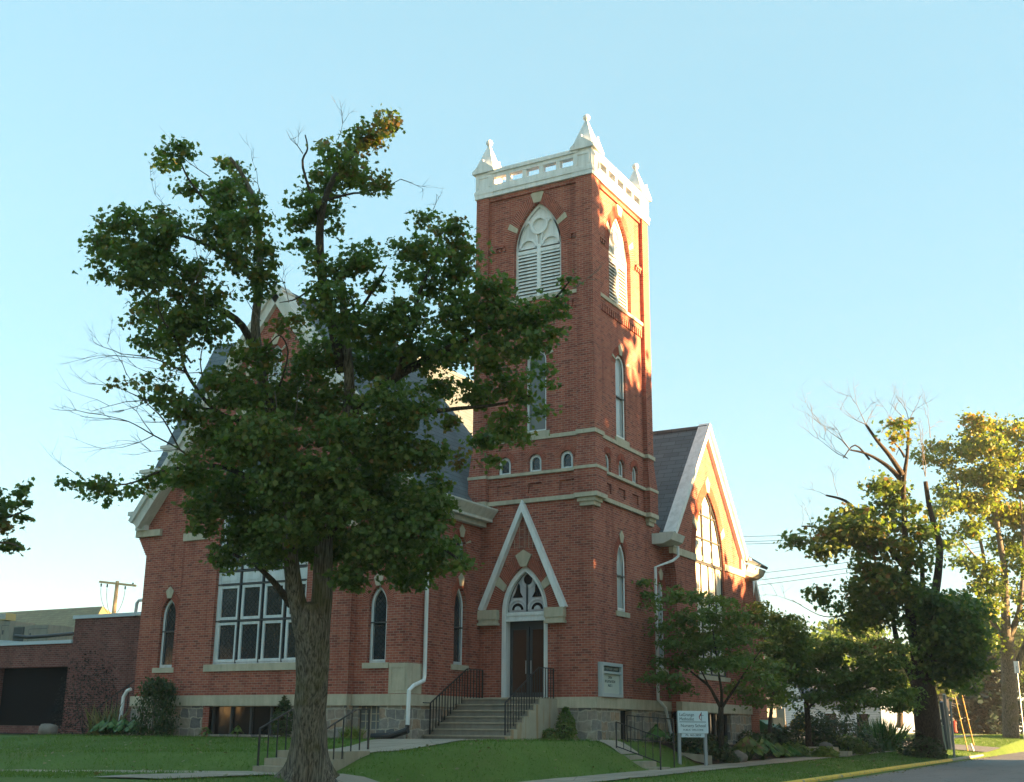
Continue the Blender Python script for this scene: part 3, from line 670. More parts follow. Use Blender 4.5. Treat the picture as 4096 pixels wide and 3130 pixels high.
for (cx_, cy_) in ((rx1 - .32, ry0 + .32), (rx0 + .32, ry0 + .32), (rx1 - .32, ry1 - .32), (rx0 + .32, ry1 - .32)):
    g = MB(); a = .34
    g.box(cx_ - a, cx_ + a, cy_ - a, cy_ + a, 19.5, 20.45)
    g.box(cx_ - a - .035, cx_ + a + .035, cy_ - a - .035, cy_ + a + .035, 19.61, 19.73); g.box(cx_ - a - .02, cx_ + a + .02, cy_ - a - .02, cy_ + a + .02, 19.45, 19.61)
    for s in (-1, 1):
        for hz in (0, 1):                         # sunk panel frames
            for (u0, u1, z0, z1) in ((-.26, .26, 20.22, 20.3), (-.26, -.2, 19.85, 20.22), (.2, .26, 19.85, 20.22)):
                d0, d1 = (a - .01) * s, (a + .025) * s
                if hz: g.box(min(cx_ + d0, cx_ + d1), max(cx_ + d0, cx_ + d1), cy_ + u0, cy_ + u1, z0, z1)
                else: g.box(cx_ + u0, cx_ + u1, min(cy_ + d0, cy_ + d1), max(cy_ + d0, cy_ + d1), z0, z1)
    c = a + .10; g.box(cx_ - c, cx_ + c, cy_ - c, cy_ + c, 20.42, 20.52)
    b0 = a + .06; tp = .035
    g.add([(cx_ - b0, cy_ - b0, 20.52), (cx_ + b0, cy_ - b0, 20.52), (cx_ + b0, cy_ + b0, 20.52), (cx_ - b0, cy_ + b0, 20.52), (cx_ - tp, cy_ - tp, 21.66), (cx_ + tp, cy_ - tp, 21.66), (cx_ + tp, cy_ + tp, 21.66), (cx_ - tp, cy_ + tp, 21.66)],
          [(0, 1, 5, 4), (1, 2, 6, 5), (2, 3, 7, 6), (3, 0, 4, 7), (4, 5, 6, 7)])
    for s in (-1, 1):                             # little gablets on the four sides
        g.prism([(cx_ - c, cy_ + s * c, 20.52), (cx_ + c, cy_ + s * c, 20.52), (cx_, cy_ + s * c, 20.86)], (0, -s * .34, 0))
        g.prism([(cx_ + s * c, cy_ - c, 20.52), (cx_ + s * c, cy_ + c, 20.52), (cx_ + s * c, cy_, 20.86)], (-s * .34, 0, 0))
        g.lathe((cx_, cy_ + s * (c - .02), 20.85), [(.01, 0), (.035, .03), (.035, .06), (.01, .09)], 8); g.lathe((cx_ + s * (c - .02), cy_, 20.85), [(.01, 0), (.035, .03), (.035, .06), (.01, .09)], 8)
    P_ = g.build('pinnacle', WHITE, CH)
    MB().lathe((cx_, cy_, 21.62), [(.06, 0), (.06, .03)] + [(.125 * math.sin(t_), .15 - .125 * math.cos(t_)) for t_ in np.linspace(.5, 3.1, 9)], 16).build('ball', WHITE, P_, True)
# doorway
D_ = MB(); o0 = outl(*dkind, bi=0); o1 = outl(*dkind, i=.15, bi=0)
ring(D_, PT, o0, o1, -.38, -.10); ring(D_, PT, outl(*dkind, i=.10, bi=0), outl(*dkind, i=.17, bi=0), -.34, -.06)
D_.pbox(PT, -3.16, -1.74, 4.70, 4.95, -.4, -.12); D_.pbox(PT, -3.16, -1.74, 4.83, 4.90, -.12, -.09); D_.pbox(PT, -3.16, -1.74, 4.66, 4.72, -.12, -.085)
DF = D_.build('door_frame', WHITE, CH)
ty = MB(); oi = outl('pointed', -3.3, -1.6, 4.95, 4.95, 6.42, i=.15, bi=0); fill(ty, PT, oi, -.26); ty.build('tympanum', stone_mat('tympanum_paint', (.50, .49, .52), .1, 4), DF)
tr_ = MB(); td = MB(); ucs = -2.45
for s in (-1, 1):
    cxx = ucs + s * .355; A = np.linspace(0, math.pi, 15)
    for r0, r1, nn_ in ((.30, .36, -.22), (.215, .245, -.235), (.0, .115, -.235)):
        if r0 == 0: tr_.prism([PT.p(cxx + r1 * math.cos(a), 5.03 + r1 * math.sin(a), -.235) for a in A], PT.N * -.02)
        else:
            for a, c in zip(A, A[1:]): tr_.prism([PT.p(cxx + r0 * math.cos(a), 5.03 + r0 * math.sin(a), nn_), PT.p(cxx + r1 * math.cos(a), 5.03 + r1 * math.sin(a), nn_), PT.p(cxx + r1 * math.cos(c), 5.03 + r1 * math.sin(c), nn_), PT.p(cxx + r0 * math.cos(c), 5.03 + r0 * math.sin(c), nn_)], PT.N * -.03)
    for a, c in zip(A, A[1:]): td.prism([PT.p(cxx + .12 * math.cos(a), 5.03 + .12 * math.sin(a), -.245), PT.p(cxx + .21 * math.cos(a), 5.03 + .21 * math.sin(a), -.245), PT.p(cxx + .21 * math.cos(c), 5.03 + .21 * math.sin(c), -.245), PT.p(cxx + .12 * math.cos(c), 5.03 + .12 * math.sin(c), -.245)], PT.N * -.01)
    q = [(cxx - .19, 5.42), (cxx + .19, 5.42), (cxx + .09 - s * .0, 5.58), (cxx + .045 - s * .03, 5.80 - .0), (cxx - .03 * s, 5.88), (cxx - .045 - s * .03, 5.80), (cxx - .09, 5.58)]
    if True: td.prism([PT.p(u * 1 if abs(u - ucs) < .66 else ucs + s * .62, z, -.24) for u, z in q], PT.N * -.012)
A = np.linspace(0, 2 * math.pi, 25)
td.prism([PT.p(ucs + .03 + .15 * math.cos(a), 5.98 + .165 * math.sin(a), -.225) for a in A[:-1]], PT.N * -.02)
for a, c in zip(A, A[1:]): tr_.prism([PT.p(ucs + .03 + .165 * math.cos(a), 5.98 + .18 * math.sin(a), -.215), PT.p(ucs + .03 + .25 * math.cos(a), 5.98 + .27 * math.sin(a), -.235), PT.p(ucs + .03 + .25 * math.cos(c), 5.98 + .27 * math.sin(c), -.235), PT.p(ucs + .03 + .165 * math.cos(c), 5.98 + .18 * math.sin(c), -.215)], PT.N * -.02)
tr_.build('tracery', stone_mat('tracery_paint', (.62, .62, .64), .08, 4), DF); td.build('tracery_glass', GLASS_D, DF)
db = MB(); db.pbox(PT, ucs - .022, ucs + .022, 4.96, 5.83, -.24, -.19); db.pbox(PT, ucs, ucs + .04, 6.12, 6.25, -.24, -.19); ring(db, PT, outl('pointed', -3.3, -1.6, 4.95, 4.95, 6.42, i=.15, bi=0), outl('pointed', -3.3, -1.6, 4.95, 4.95, 6.42, i=.175, bi=.02), -.25, -.2); db.build('tracery_bar', LEAD, DF)
en = MB(); wall(en, Pl('F', 1.6), [(-3.5, 2.0), (-1.2, 2.0), (-1.2, 4.9), (-3.5, 4.9)]); en.box(-3.55, -3.5, .36, 1.6, 2, 4.9); en.box(-1.25, -1.2, .36, 1.6, 2, 4.9); en.box(-3.5, -1.2, .36, 1.6, 4.85, 4.9); en.box(-3.5, -1.2, .36, 1.6, 2.2, 2.26); en.build('porch_interior', BROWN, CH)
for s in (-1, 1):
    a, c = (-3.13, -2.46) if s < 0 else (-2.42, -1.75)
    g = MB(); ring(g, PT, outl('rect', a, c, 2.32, 4.5), outl('rect', a, c, 2.32, 4.5, i=.085, bi=.16), -.42, -.36)
    dr = g.build('door', LEAD, CH)
    p = MB(); fill(p, PT, outl('rect', a, c, 2.32, 4.5, i=.085, bi=.16), -.39); p.build('pane', DOORG, dr)
    MB().tube([PT.p(-2.44 + s * .09, 3.05, -.30), PT.p(-2.44 + s * .09, 3.45, -.30)], .016, 6).build('handle', METAL, dr)
tp_ = MB(); tp_.pbox(PT, -3.14, -1.75, 4.5, 4.68, -.42, -.36); tp_.build('transom', LEAD, DF)
# steep white hood over the doorway
hd = MB()
for a, c in (((-3.95, 5.02), (-2.45, 8.30)), ((-.97, 5.0), (-2.45, 8.30))):
    a = Vector(a); c = Vector(c); d = (c - a).normalized(); s = Vector((-d.y, d.x)) * .09
    if d.x < 0: s = -s
    e = Vector((c.x, c.y + .19 * 1.0)); f = Vector((c.x, c.y - .19))
    hd.prism([PT.p(*k, .20) for k in (a - s, f, e, a + s)] if a.x > c.x else [PT.p(*k, .20) for k in (a - s, f, e, a + s)], PT.N * -.24)
hd.build('door_hood', WHITE, CH)
for u0, u1 in ((-4.03, -3.34), (-1.62, -.95)):
    hb = MB()
    hb.pbox(PT, u0, u1, 4.72, 5.02, -.1, .22); hb.pbox(PT, u0 + .03, u1 - .03, 4.62, 4.72, -.1, .19); hb.pbox(PT, u0 - .01, u1 + .01, 4.54, 4.62, -.1, .22)
    hb.build('hood_corbel', LIME, CH)
# arch ring over the door
K = 16; a0 = arcpts('pointed', -3.3, -1.6, 4.95, 6.42, 0, K); a1 = arcpts('pointed', -3.3, -1.6, 4.95, 6.42, -.38, K); gm = MB(); gb = MB(); gs = MB()
for i in range(len(a0) - 1):
    gm.prism([PT.p(*a0[i], .006), PT.p(*a0[i + 1], .006), PT.p(*a1[i + 1], .006), PT.p(*a1[i], .006)], PT.N * -.02)
    if i in (6, 2 * K - 8): gq = MB(); stone(gq, PT, [a0[i], a0[i + 2], a1[i + 2], a1[i]], -.05, .05); gq.build('arch_stone', LIME, CH)
    elif i in (7, 2 * K - 7): pass
    else:
        for s in range(2):
            f0, f1 = s * .5 + .04, s * .5 + .46
            L = lambda q, r, t_: (q[0] + (r[0] - q[0]) * t_, q[1] + (r[1] - q[1]) * t_)
            stone(gb, PT, [L(a0[i], a0[i + 1], f0), L(a0[i], a0[i + 1], f1), L(a1[i], a1[i + 1], f1), L(a1[i], a1[i + 1], f0)], -.01, .012)
gs.prism([PT.p(u, z, .06) for u, z in ((-2.56, 6.36), (-2.34, 6.36), (-2.16, 6.72), (-2.45, 6.90), (-2.74, 6.72))], PT.N * -.1)
gm.build('arch_mortar', MORTAR, CH); gb.build('arch_brick', BRICK_V, CH); gs.build('keystone', LIME, CH)
hp = MB()                                          # raised brick strips in the hood's point
for u, z0, z1 in ((-2.62, 6.95, 7.75), (-2.42, 6.95, 7.9), (-2.28, 6.95, 7.6), (-2.80, 6.95, 7.25), (-2.14, 6.95, 7.2)): hp.pbox(PT, u - .006, u + .006, z0, z1, 0, .012)
for z in (7.0, 7.3, 7.55): hp.pbox(PT, -2.75 + (z - 7) * .3, -2.48, z - .006, z + .006, 0, .011)
hp.build('mortar_pattern', MORTAR, CH)

# ------------------------------------------------------------------ church: right gable
GC, GP, GS = 9.25, 12.75, 1.20
def gz(y, off=0): return GP - off - GS * abs(y - GC)
gw = MB(); o_gw = outl('pointed', 7.83, 10.85, 3.3, 7.4, 10.15)
o_gb = [(8.4, 1.0), (10.9, 1.0), (10.9, 1.97), (8.4, 1.97)]
wall(gw, PG, [(5.88, 2.0), (13.2, 2.0), (13.2, 8.0), (12.95, gz(12.95, .3)), (GC, GP - .3), (5.55, gz(5.55, .3)), (5.55, 7.5), (5.62, 7.3), (5.88, 6.6)], [o_gw])
gw.add([PG.p(5.88, 2), PG.p(5.88, 6.6), PG.p(5.88, 6.6, -.45), PG.p(5.88, 2, -.45)], [(0, 1, 2, 3)])
gw.add([PG.p(5.88, 6.6), PG.p(5.62, 7.3), PG.p(5.55, 7.5), PG.p(5.55, 8.0), PG.p(5.55, 8.0, -.45), PG.p(5.55, 7.5, -.45), PG.p(5.62, 7.3, -.45), PG.p(5.88, 6.6, -.45)], [(0, 1, 6, 7), (1, 2, 5, 6), (2, 3, 4, 5)])
gw.add([PG.p(13.2, 2), PG.p(13.2, 8), PG.p(13.2, 8, -.45), PG.p(13.2, 2, -.45)], [(3, 2, 1, 0)])
gw.build('gable_wall', BRICK, CH)
W, _ = window(PG, 'pointed', 7.83, 10.85, 3.3, 7.4, 10.15, fr=.07, glass=GLASS_M, bars=(5.3, 7.42, 7.36, 8.3, 9.2), vbars=[(8.55, 3.3, 7.4), (9.34, 3.3, 7.4), (10.1, 3.3, 7.4), (8.85, 7.4, 9.9), (9.83, 7.4, 9.9)], arch=.42, side=True, frame=LEAD, depth=.12)
gt_ = MB()
for u0, u1 in ((7.95, 8.5), (8.6, 9.3), (9.38, 10.06), (10.14, 10.74)):
    for z0, z1 in ((3.4, 5.2), (5.35, 7.3)): ring(gt_, PG, outl('rect', u0, u1, z0, z1), outl('rect', u0, u1, z0, z1, i=.13), -.14, -.11)
for u0, u1 in ((7.98, 9.2), (9.45, 10.7)):
    ring(gt_, PG, outl('round', u0, u1, 7.5, 7.6), outl('round', u0, u1, 7.5, 7.6, i=.16), -.14, -.11)
CC = [(9.34 + .42 * math.cos(a), 9.2 + .5 * math.sin(a)) for a in np.linspace(0, 2 * math.pi, 25)[:-1]]; C2 = [(9.34 + .28 * math.cos(a), 9.2 + .34 * math.sin(a)) for a in np.linspace(0, 2 * math.pi, 25)[:-1]]
ring(gt_, PG, CC, C2, -.14, -.11); gt_.build('tracery', stone_mat('gable_tracery', (.70, .67, .58), .06, 4), W)
gs_ = MB()
for u0, u1 in ((5.5, 7.80), (10.88, 13.24)): gs_.pbox(PG, u0, u1, 7.33, 7.58, -.1, .06)
gs_.build('string_course', LIME, CH)
coping([((5.3, gz(5.3)), (GC, GP)), ((13.2, gz(13.2)), (GC, GP))], PG, -.2, .16, .30, .08).build('rake_board', WHITE, CH)
gk = MB(); gk2 = MB(); gk.pbox(PG, 12.75, 13.2, 7.58, 8.0, -.1, .1); gk.pbox(PG, 12.9, 13.55, 7.96, 8.12, -.3, .26); gk2.pbox(PG, 5.5, 5.85, 7.55, 7.9, -.1, .1); gk2.pbox(PG, 5.15, 5.9, 7.9, 8.02, -.3, .2); gk2.build('kneeler', WHITE_G, CH)
gk.build('kneeler', WHITE_G, CH)
gr_ = MB(); zr2 = GP - .06
slab(gr_, [(.5, GC, zr2), (.5, 5.2, zr2 - GS * 4.05), (-9, 5.2, zr2 - GS * 4.05), (-9, GC, zr2)]); slab(gr_, [(.5, GC, zr2), (-9, GC, zr2), (-9, 13.4, zr2 - GS * 4.15), (.5, 13.4, zr2 - GS * 4.15)])
gr_.build('transept_roof', SLATE, CH)
MB().box(-9, .55, GC - .1, GC + .1, zr2 - .06, zr2 + .05).build('ridge_cap', SLATE, CH)
fs_ = MB(); fs_.prism([(.56, 5.15, gz(5.15) + .07), (.2, 5.15, gz(5.15) + .07), (.2, GC, GP + .07), (.56, GC, GP + .07)], (0, 0, -.09))
fs_.build('verge_flashing', WHITE, CH)
gg = MB(); gg.prism([(.0, 4.70, 7.56), (.40, 4.70, 7.56), (.70, 4.70, 7.68), (.80, 4.70, 7.92), (.0, 4.70, 7.92)], (0, 1.1, 0)); gg.build('gutter', WHITE_G, CH)
gg2 = MB(); gg2.prism([(.0, 13.3, 7.45), (.3, 13.3, 7.5), (.5, 13.3, 7.62), (.62, 13.3, 7.85), (.0, 13.3, 7.9)], (0, 2.2, 0)); gg2.build('gutter', WHITE_G, CH)
rw = MB(); rw.box(-9, 0, 13.2, 15.6, 1, 7.5); rw.box(-14.9, -4.5, 13.9, 20.9, 1, 8); wall(rw, Pl('R', -4.5), [(13, 1), (21, 1), (21, 8), (13, 8)]); rw.prism([(-15, 20.8, 8), (-4.5, 20.8, 8), (XC, 20.8, PK - .5)], (0, .1, 0)); rw.build('rear_wall', BRICK, CH)  # unseen rear of the nave lengthened to keep sun off the air units
rr = MB(); slab(rr, [(.7, 13.0, 8.0), (.7, 15.6, 8.0), (-4, 15.6, 11.0), (-4, 13.0, 11.0)]); rr.build('rear_roof', SLATE, CH)
spout([(.62, 5.55, 7.55), (.62, 5.55, 7.2), (.5, 5.3, 7.02), (.12, 4.66, 6.75), (.12, 4.62, 2.35), (.2, 4.7, 2.25), (.2, 5.05, 2.1), (.2, 5.65, .95)], WHITE, .05)
# rear porch with its own little gable
ap = onR(3008, 2296, -1.0); PQ = Pl('R', -1.0); q0 = ap.y
rp = MB(); wall(rp, PQ, [(q0 - 1.2, 1), (q0 + 1.2, 1), (q0 + 1.2, 5.9), (q0, ap.z - .1), (q0 - 1.2, 5.9)]); rp.box(-5, -1.02, q0 - 1.2, q0 + 1.2, 1, 5.9); rp.build('porch_wall', BRICK, CH)
rc = MB()
for s in (-1, 1): rc.prism([PQ.p(q0 + s * 1.35, 5.35, .15), PQ.p(q0, ap.z - .35, .15), PQ.p(q0, ap.z, .15), PQ.p(q0 + s * 1.35, 5.75, .15)], PQ.N * -4.2)
rc.build('porch_rake', WHITE, CH)

# base: fieldstone and limestone band
fb = MB(); lb = MB()
def base(pl, u0, u1, n, holes=(), z0=.5):
    wall(fb, pl, [(u0, z0), (u1, z0), (u1, 2.0), (u0, 2.0)], holes, .25, n); lb.pbox(pl, u0 - (.03 if pl.N.y else .03), u1 + .03, 2.0, 2.32, n - .15, n + .06)
gbk = [(-5.75, 1.35), (-5.0, 1.35), (-5.0, 1.985), (-5.75, 1.985)]
base(PF, -15.02, -13.0, .03); base(PF, -6.0, -4.03, .03, [gbk]); base(PB, -13.02, -5.98, .03, [o_bs])
base(PS, -4.0, 0, .03); base(PT, -4.03, .03, .03)
bd = [(1.76, 1.0), (2.64, 1.0), (2.64, 1.96), (1.76, 1.96)]
base(PR, -.03, 6.0, .03, [bd]); base(PG, 5.85, 13.25, .03, [o_gb])
fb.add([(-5.97, -4.31, .5), (-5.97, -4.0, .5), (-5.97, -4.0, 2), (-5.97, -4.31, 2)], [(0, 1, 2, 3)])
fb.build('stone_base', FIELD, CH); lb.build('stone_band', LIME, CH)
bs = MB(); fill(bs, PB, o_bs, -.18); BW = bs.build('basement_window', GLASS_D, CH)
q = MB()
for u in (-11.3, -10.55, -9.75, -8.95, -8.28): MB().pbox(PB, u, u + .07, 1.15, 1.98, -.18, -.1).build('mullion', LEAD, BW)
MB().pbox(PB, -11.55, -11.3, 1.0, 1.99, -.1, .05).build('jamb', BRICK, BW)
bs = MB(); fill(bs, PF, gbk, -.1); B2 = bs.build('glass_block_window', GLASS_G, CH); q = MB()
for u in np.linspace(-5.75, -5.0, 5): q.pbox(PF, u - .012, u + .012, 1.35, 1.98, -.1, -.08)
for z in np.linspace(1.35, 1.98, 4)[1:-1]: q.pbox(PF, -5.75, -5.0, z - .012, z + .012, -.1, -.08)
q.build('block_joint', LIME, B2)
bs = MB(); fill(bs, PR, bd, -.2); bs.build('basement_doorway', DARK, CH)
bs = MB(); fill(bs, PG, o_gb, -.2); B3 = bs.build('basement_window', GLASS_D, CH); q = MB()
for u in (8.4, 9.0, 9.6, 10.2, 10.84): MB().pbox(PG, u, u + .06, 1.0, 1.97, -.2, -.12).build('mullion', LEAD, B3)
# white vent pipe on the far left wall of the nave
vp_ = MB(); vp_.tube([(-15.0, 1.5, 5.9), (-15.55, 1.5, 5.9), (-15.7, 1.5, 6.05), (-15.7, 1.5, 6.5), (-15.55, 1.5, 6.65), (-15.0, 1.5, 6.65)], .07, 8)

# ------------------------------------------------------------------ steps and railings
def railing(name, pts, h, label, nb, group=None, base_off=0, top=.035, ext=None):
    """pts: foot line of the rail (3D); balusters stand on it."""
    T = thing(name, pts[0], label, 'railing', group)
    up = Vector((0, 0, h)); P = [Vector(p) for p in pts]
    g = MB(); tp = [p + up for p in P]
    if ext: tp = [tp[0] + Vector(ext)] + tp
    for a, c in zip(tp, tp[1:]): g.bar(a, c, top, top * .7)
    g.build('top_rail', IRON, T)
    Ls = [(c - a).length for a, c in zip(P, P[1:])]; tot = sum(Ls)
    for i in range(nb):
        s = tot * i / (nb - 1); k = 0
        while k < len(Ls) - 1 and s > Ls[k]: s -= Ls[k]; k += 1
        q = P[k].lerp(P[k + 1], min(1, s / Ls[k]))
        e = .022 if 0 < i < nb - 1 else .034
        MB().bar(q, q + up, e).build('baluster', IRON, T)
    return T
ES = thing('concrete_steps', (-2.6, -1.6, 1.0), 'seven wide concrete steps rising to the church doorway', 'steps')
g = MB()
for i in range(7):
    z1 = 1.02 + (i + 1) * (1.25 / 7); y0 = -3.22 + i * .335
    g.box(-3.98 + .0005 * i, -1.27, y0 if i < 6 else -1.21, 0.3 - .002 * i, .7, z1 - .045); MB().box(-3.99, -1.25 + .0007 * i, (y0 if i < 6 else -1.21) - .035, (y0 + .36) if i < 6 else .12, z1 - .04, z1).build('tread', CONC, ES)
g.build('riser', CONC_T, ES)
g = MB()
pr = [(-3.22, .7)]
for i in range(7):
    z1 = 1.02 + (i + 1) * (1.25 / 7) - .02; y0 = -3.22 + i * .335; pr += [(y0, z1), (y0 + .335 if i < 6 else 0, z1)]
pr += [(0, .7)]
g.prism([(-1.22, y, z) for y, z in pr], (-.06, 0, 0)); g.build('side_wall', RUSTWALL, ES)
def stepfoot(x): return [(x, -3.08, 1.2), (x, -1.05, 2.27), (x, -.12, 2.27)]
railing('handrail', stepfoot(-3.86), .89, 'black iron handrail left of the church doorway steps', 19, 'iron handrails', ext=(0, -.38, 0))
railing('handrail', stepfoot(-1.34), .89, 'black iron handrail right of the church doorway, in front of the glass door', 19, 'iron handrails')
# front bank steps beside the big maple
S1 = thing('concrete_steps', (-1.0, -12.4, .4), 'three low concrete steps partly hidden behind the big maple trunk', 'steps')
g = MB()
for i in range(3): g.box(-1.95 + i * .0006, -.1 - i * .0006, -12.85 + i * .36, -11.2 - .003 * i, 0, .42 + (i + 1) * .155)
g.build('tread', CONC, S1)
for k, lab in ((-1.9, 'short black iron handrail left of the maple trunk'), (-.12, 'short black iron handrail right of the maple trunk')):
    railing('handrail', [(k, -12.75, .5), (k, -11.75, .9), (k, -11.25, .92)], .84, lab, 6, 'iron handrails')
S2 = thing('concrete_steps', (1.8, -.2, .5), 'three short concrete steps down the grass bank by the sidewalk', 'steps')
g = MB()
for i in range(3): g.box(.9 + i * .5 * 0 + 0, 1.45 + (2 - i) * .42, -.75 + .001 * i, .15 - .001 * i, .1, .36 + i * .16)
g.build('tread', CONC, S2)
for yy, lab, x0 in ((-.70, 'near thin iron railing on the grass bank steps', 1.0), (1.2, 'far thin iron railing beside the basement doorway', .9)):
    T = thing('handrail', (x0, yy, .7), lab, 'railing', 'iron handrails'); g = MB()
    P = [Vector((x0, yy, .8)), Vector((2.35, yy, .38))] if yy < 0 else [Vector((x0 - .4, yy, 1.0)), Vector((2.0, yy, .9))]
    hh = Vector((0, 0, .8))
    for a in (hh, Vector((0, 0, .12))): g.bar(P[0] + a, P[1] + a, .03)
    g.build('top_rail', IRON, T)
    for i in range(7):
        q = P[0].lerp(P[1], i / 6); b0 = q + Vector((0, 0, .12)) if 0 < i < 6 else Vector((q.x, q.y, ground(q.x, q.y) - .05)); MB().bar(b0, q + hh, .035 if i in (0, 6) else .018).build('baluster', IRON, T)
pA, pB = onF(379, 2840, -2.9), onF(540, 2722, -2.9)
railing('handrail', [pA - Vector((0, 0, .9)), pB - Vector((0, 0, .9))], .9, 'dark iron handrail climbing beside the annex wall behind shrubs', 8, 'iron handrails')

# ------------------------------------------------------------------ notice board and nursery sign
def text(body, size, M, mt, parent, name='lettering', ext=.002, align='CENTER', sx=1):
    c = bpy.data.curves.new(name, 'FONT'); c.body = body; c.size = size; c.align_x = align; c.align_y = 'CENTER'; c.extrude = ext
    o = bpy.data.objects.new(name, c); COL.objects.link(o); o.matrix_world = M
    bpy.context.view_layer.update()
    me = bpy.data.meshes.new_from_object(o.evaluated_get(bpy.context.evaluated_depsgraph_get()))
    me.transform(M @ Matrix.Diagonal((sx, 1, 1, 1))); me.materials.clear(); me.materials.append(mt)
    bpy.data.objects.remove(o); return link(name, me, parent)
def frameM(o, U, N):
    Z = Vector((0, 0, 1)); m = Matrix.Identity(4)
    for i in range(3): m[i][0] = U[i]; m[i][1] = Z[i]; m[i][2] = N[i]; m[i][3] = o[i]
    return m
NB = thing('notice_board', (0, 1.05, 2.35), 'grey framed church notice board on the tower wall', 'notice board')
g = MB(); ring(g, PR, outl('rect', .22, 1.72, 2.34, 3.36), outl('rect', .22, 1.72, 2.34, 3.36, i=.0999), 0, .16); g.pbox(PR, .3, 1.64, 3.03, 3.1, .02, .15); g.pbox(PR, .24, 1.70, 2.36, 3.34, .0, .05); g.build('frame', BOARDF, NB)
MB().pbox(PR, .33, 1.61, 2.45, 3.02, .05, .075).build('letter_panel', BOARD, NB); HP = MB().pbox(PR, .33, 1.61, 3.11, 3.25, .05, .08).build('header_panel', LETT, NB)
text('FIRST METHODIST CHURCH', .105, frameM(PR.p(.97, 3.18, .081), PR.U, PR.N), BOARD, NB, sx=.85)
for z, s in ((2.92, 'OPEN'), (2.80, 'REGISTRATION'), (2.68, 'AUG 5')): text(s, .115, frameM(PR.p(.93, z, .077), PR.U, PR.N), LETT, NB, sx=.95)
NS = thing('nursery_sign', (2.1, 2.4, .5), 'white nursery school sign on two grey posts by the sidewalk', 'sign')
sA = at(2709, 2844, 36.4); sB = at(2829, 2844, 36.6); sU = (sB - sA); sU.z = 0; sW = sU.length; sU.normalize(); sN = sU.cross(Vector((0, 0, 1)))
sO = Vector((sA.x, sA.y, 0)); zt = sA.z; zb = zt - .66
def sp(u, z, n=0): return sO + sU * u + Vector((0, 0, z)) + sN * n
def sbox(g, u0, u1, z0, z1, n0, n1): g.prism([sp(u0, z0, n1), sp(u1, z0, n1), sp(u1, z1, n1), sp(u0, z1, n1)], sN * (n0 - n1))
g = MB(); sbox(g, 0, sW, zb, zt, 0, .04); g.build('board', SIGNW, NS)
g = MB(); sbox(g, .11, sW - .12, zb - .12, zb - .005, -.02, .02); g.build('phone_panel', SIGNW, NS)
for u in (.05, sW - .08):
    g = MB(); q = sp(u, 0); sbox(g, u - .045, u + .045, ground(q.x, q.y) - .1, zt - .03, -.10, -.005); g.build('post', GALV, NS)
def st_(s, u, z, size, al='LEFT', sx=1): text(s, size, frameM(sp(u, z, .043 if z > zb else .023), sU, sN), SIGNT, NS, align=al, sx=sx)
st_('LaGrange', .045, zt - .115, .135, sx=.92); st_('Methodist', .045, zt - .245, .135, sx=.86); st_('Nursery School', sW / 2, zt - .44, .135, 'CENTER', .95); st_('PUBLIC WELCOME', sW / 2, zt - .565, .075, 'CENTER', 1.05); st_('Ph. 463-2859', sW / 2 + .0, zb - .06, .095, 'CENTER', 1.0)
g = MB(); sbox(g, .05, sW - .07, zt - .335, zt - .318, .04, .043); g.build('rule', SIGNT, NS)
g = MB(); cu = sW * .785; sbox(g, cu - .007, cu + .007, zt - .29, zt - .03, .04, .045); sbox(g, cu - .02, cu + .07, zt - .135, zt - .122, .04, .045); g.build('cross_emblem', SIGNT, NS)
fl = [(cu - .012, zt - .045), (cu - .05, zt - .10), (cu - .085, zt - .165), (cu - .085, zt - .205), (cu - .06, zt - .245), (cu - .014, zt - .285), (cu - .028, zt - .255), (cu - .058, zt - .205), (cu - .06, zt - .175), (cu - .03, zt - .145), (cu - .014, zt - .12)]
g = MB(); g.prism([sp(u, z, .044) for u, z in fl], sN * -.003); g.build('flame_emblem', SIGNR, NS)

# ------------------------------------------------------------------ annex on the left and what is behind it
AN = thing('brick_annex', (-22, 2, 1.0), 'low flat-roofed dark brick annex left of the church', 'building')
PN = Pl('F', -1.0); g = MB(); o_s = [(-25.75, 1.36), (-21.78, 1.36), (-21.78, 3.55), (-25.75, 3.55)]
wall(g, PN, [(-25.9, .9), (-21.7 + .05, .9), (-21.65, 4.42), (-25.9, 4.42)], [o_s], .3); wall(g, PN, [(-21.65, .9), (-14.9, .9), (-14.9, 5.33), (-21.65, 5.33)])
g.box(-21.65, -14.9, -.7, 3, 4.3, 5.33); g.box(-25.9, -15.1, -.6, 13, .9, 4.3); g.box(-27.6, -25.9, -1.2, -.9, .9, 1.3)
wall(g, Pl('R', -25.9), [(-1, .9), (13, .9), (13, 4.42), (-1, 4.42)])
g.prism([(-25.9, -1, 3.8), (-25.9, -1, 4.42), (-40, 3.5, 4.42 + .45), (-40, 3.5, 3.8)], (0, .3, 0))
g.build('wall', BRICK_D, AN)
g = MB(); g.box(-26.0, -21.66, -1.07, -.7, 4.42, 4.55); g.box(-21.72, -14.95, -1.07, -.7, 5.33, 5.46); g.box(-21.72, -21.4, -.7, 3.0, 5.33, 5.46)
g.build('coping', CAPM, AN)
g = MB(); fill(g, PN, o_s, -.28); SCN = g.build('screen', SCREEN, AN)
def prj_box(g, x0, x1, y0, y1, z0, z1): g.box(x0, x1, y0, y1, z0, z1)
AW = thing('rear_annex', (-31, 6, 1.0), 'dark brick rear wing with a pale metal edge behind the annex', 'building')
g = MB(); g.add([onF(-250, 2640, 4.5), onF(-250, 2530, 4.5)], []); a0_ = onF(-260, 2545, 3.0); a1_ = onF(258, 2578, 8.0)
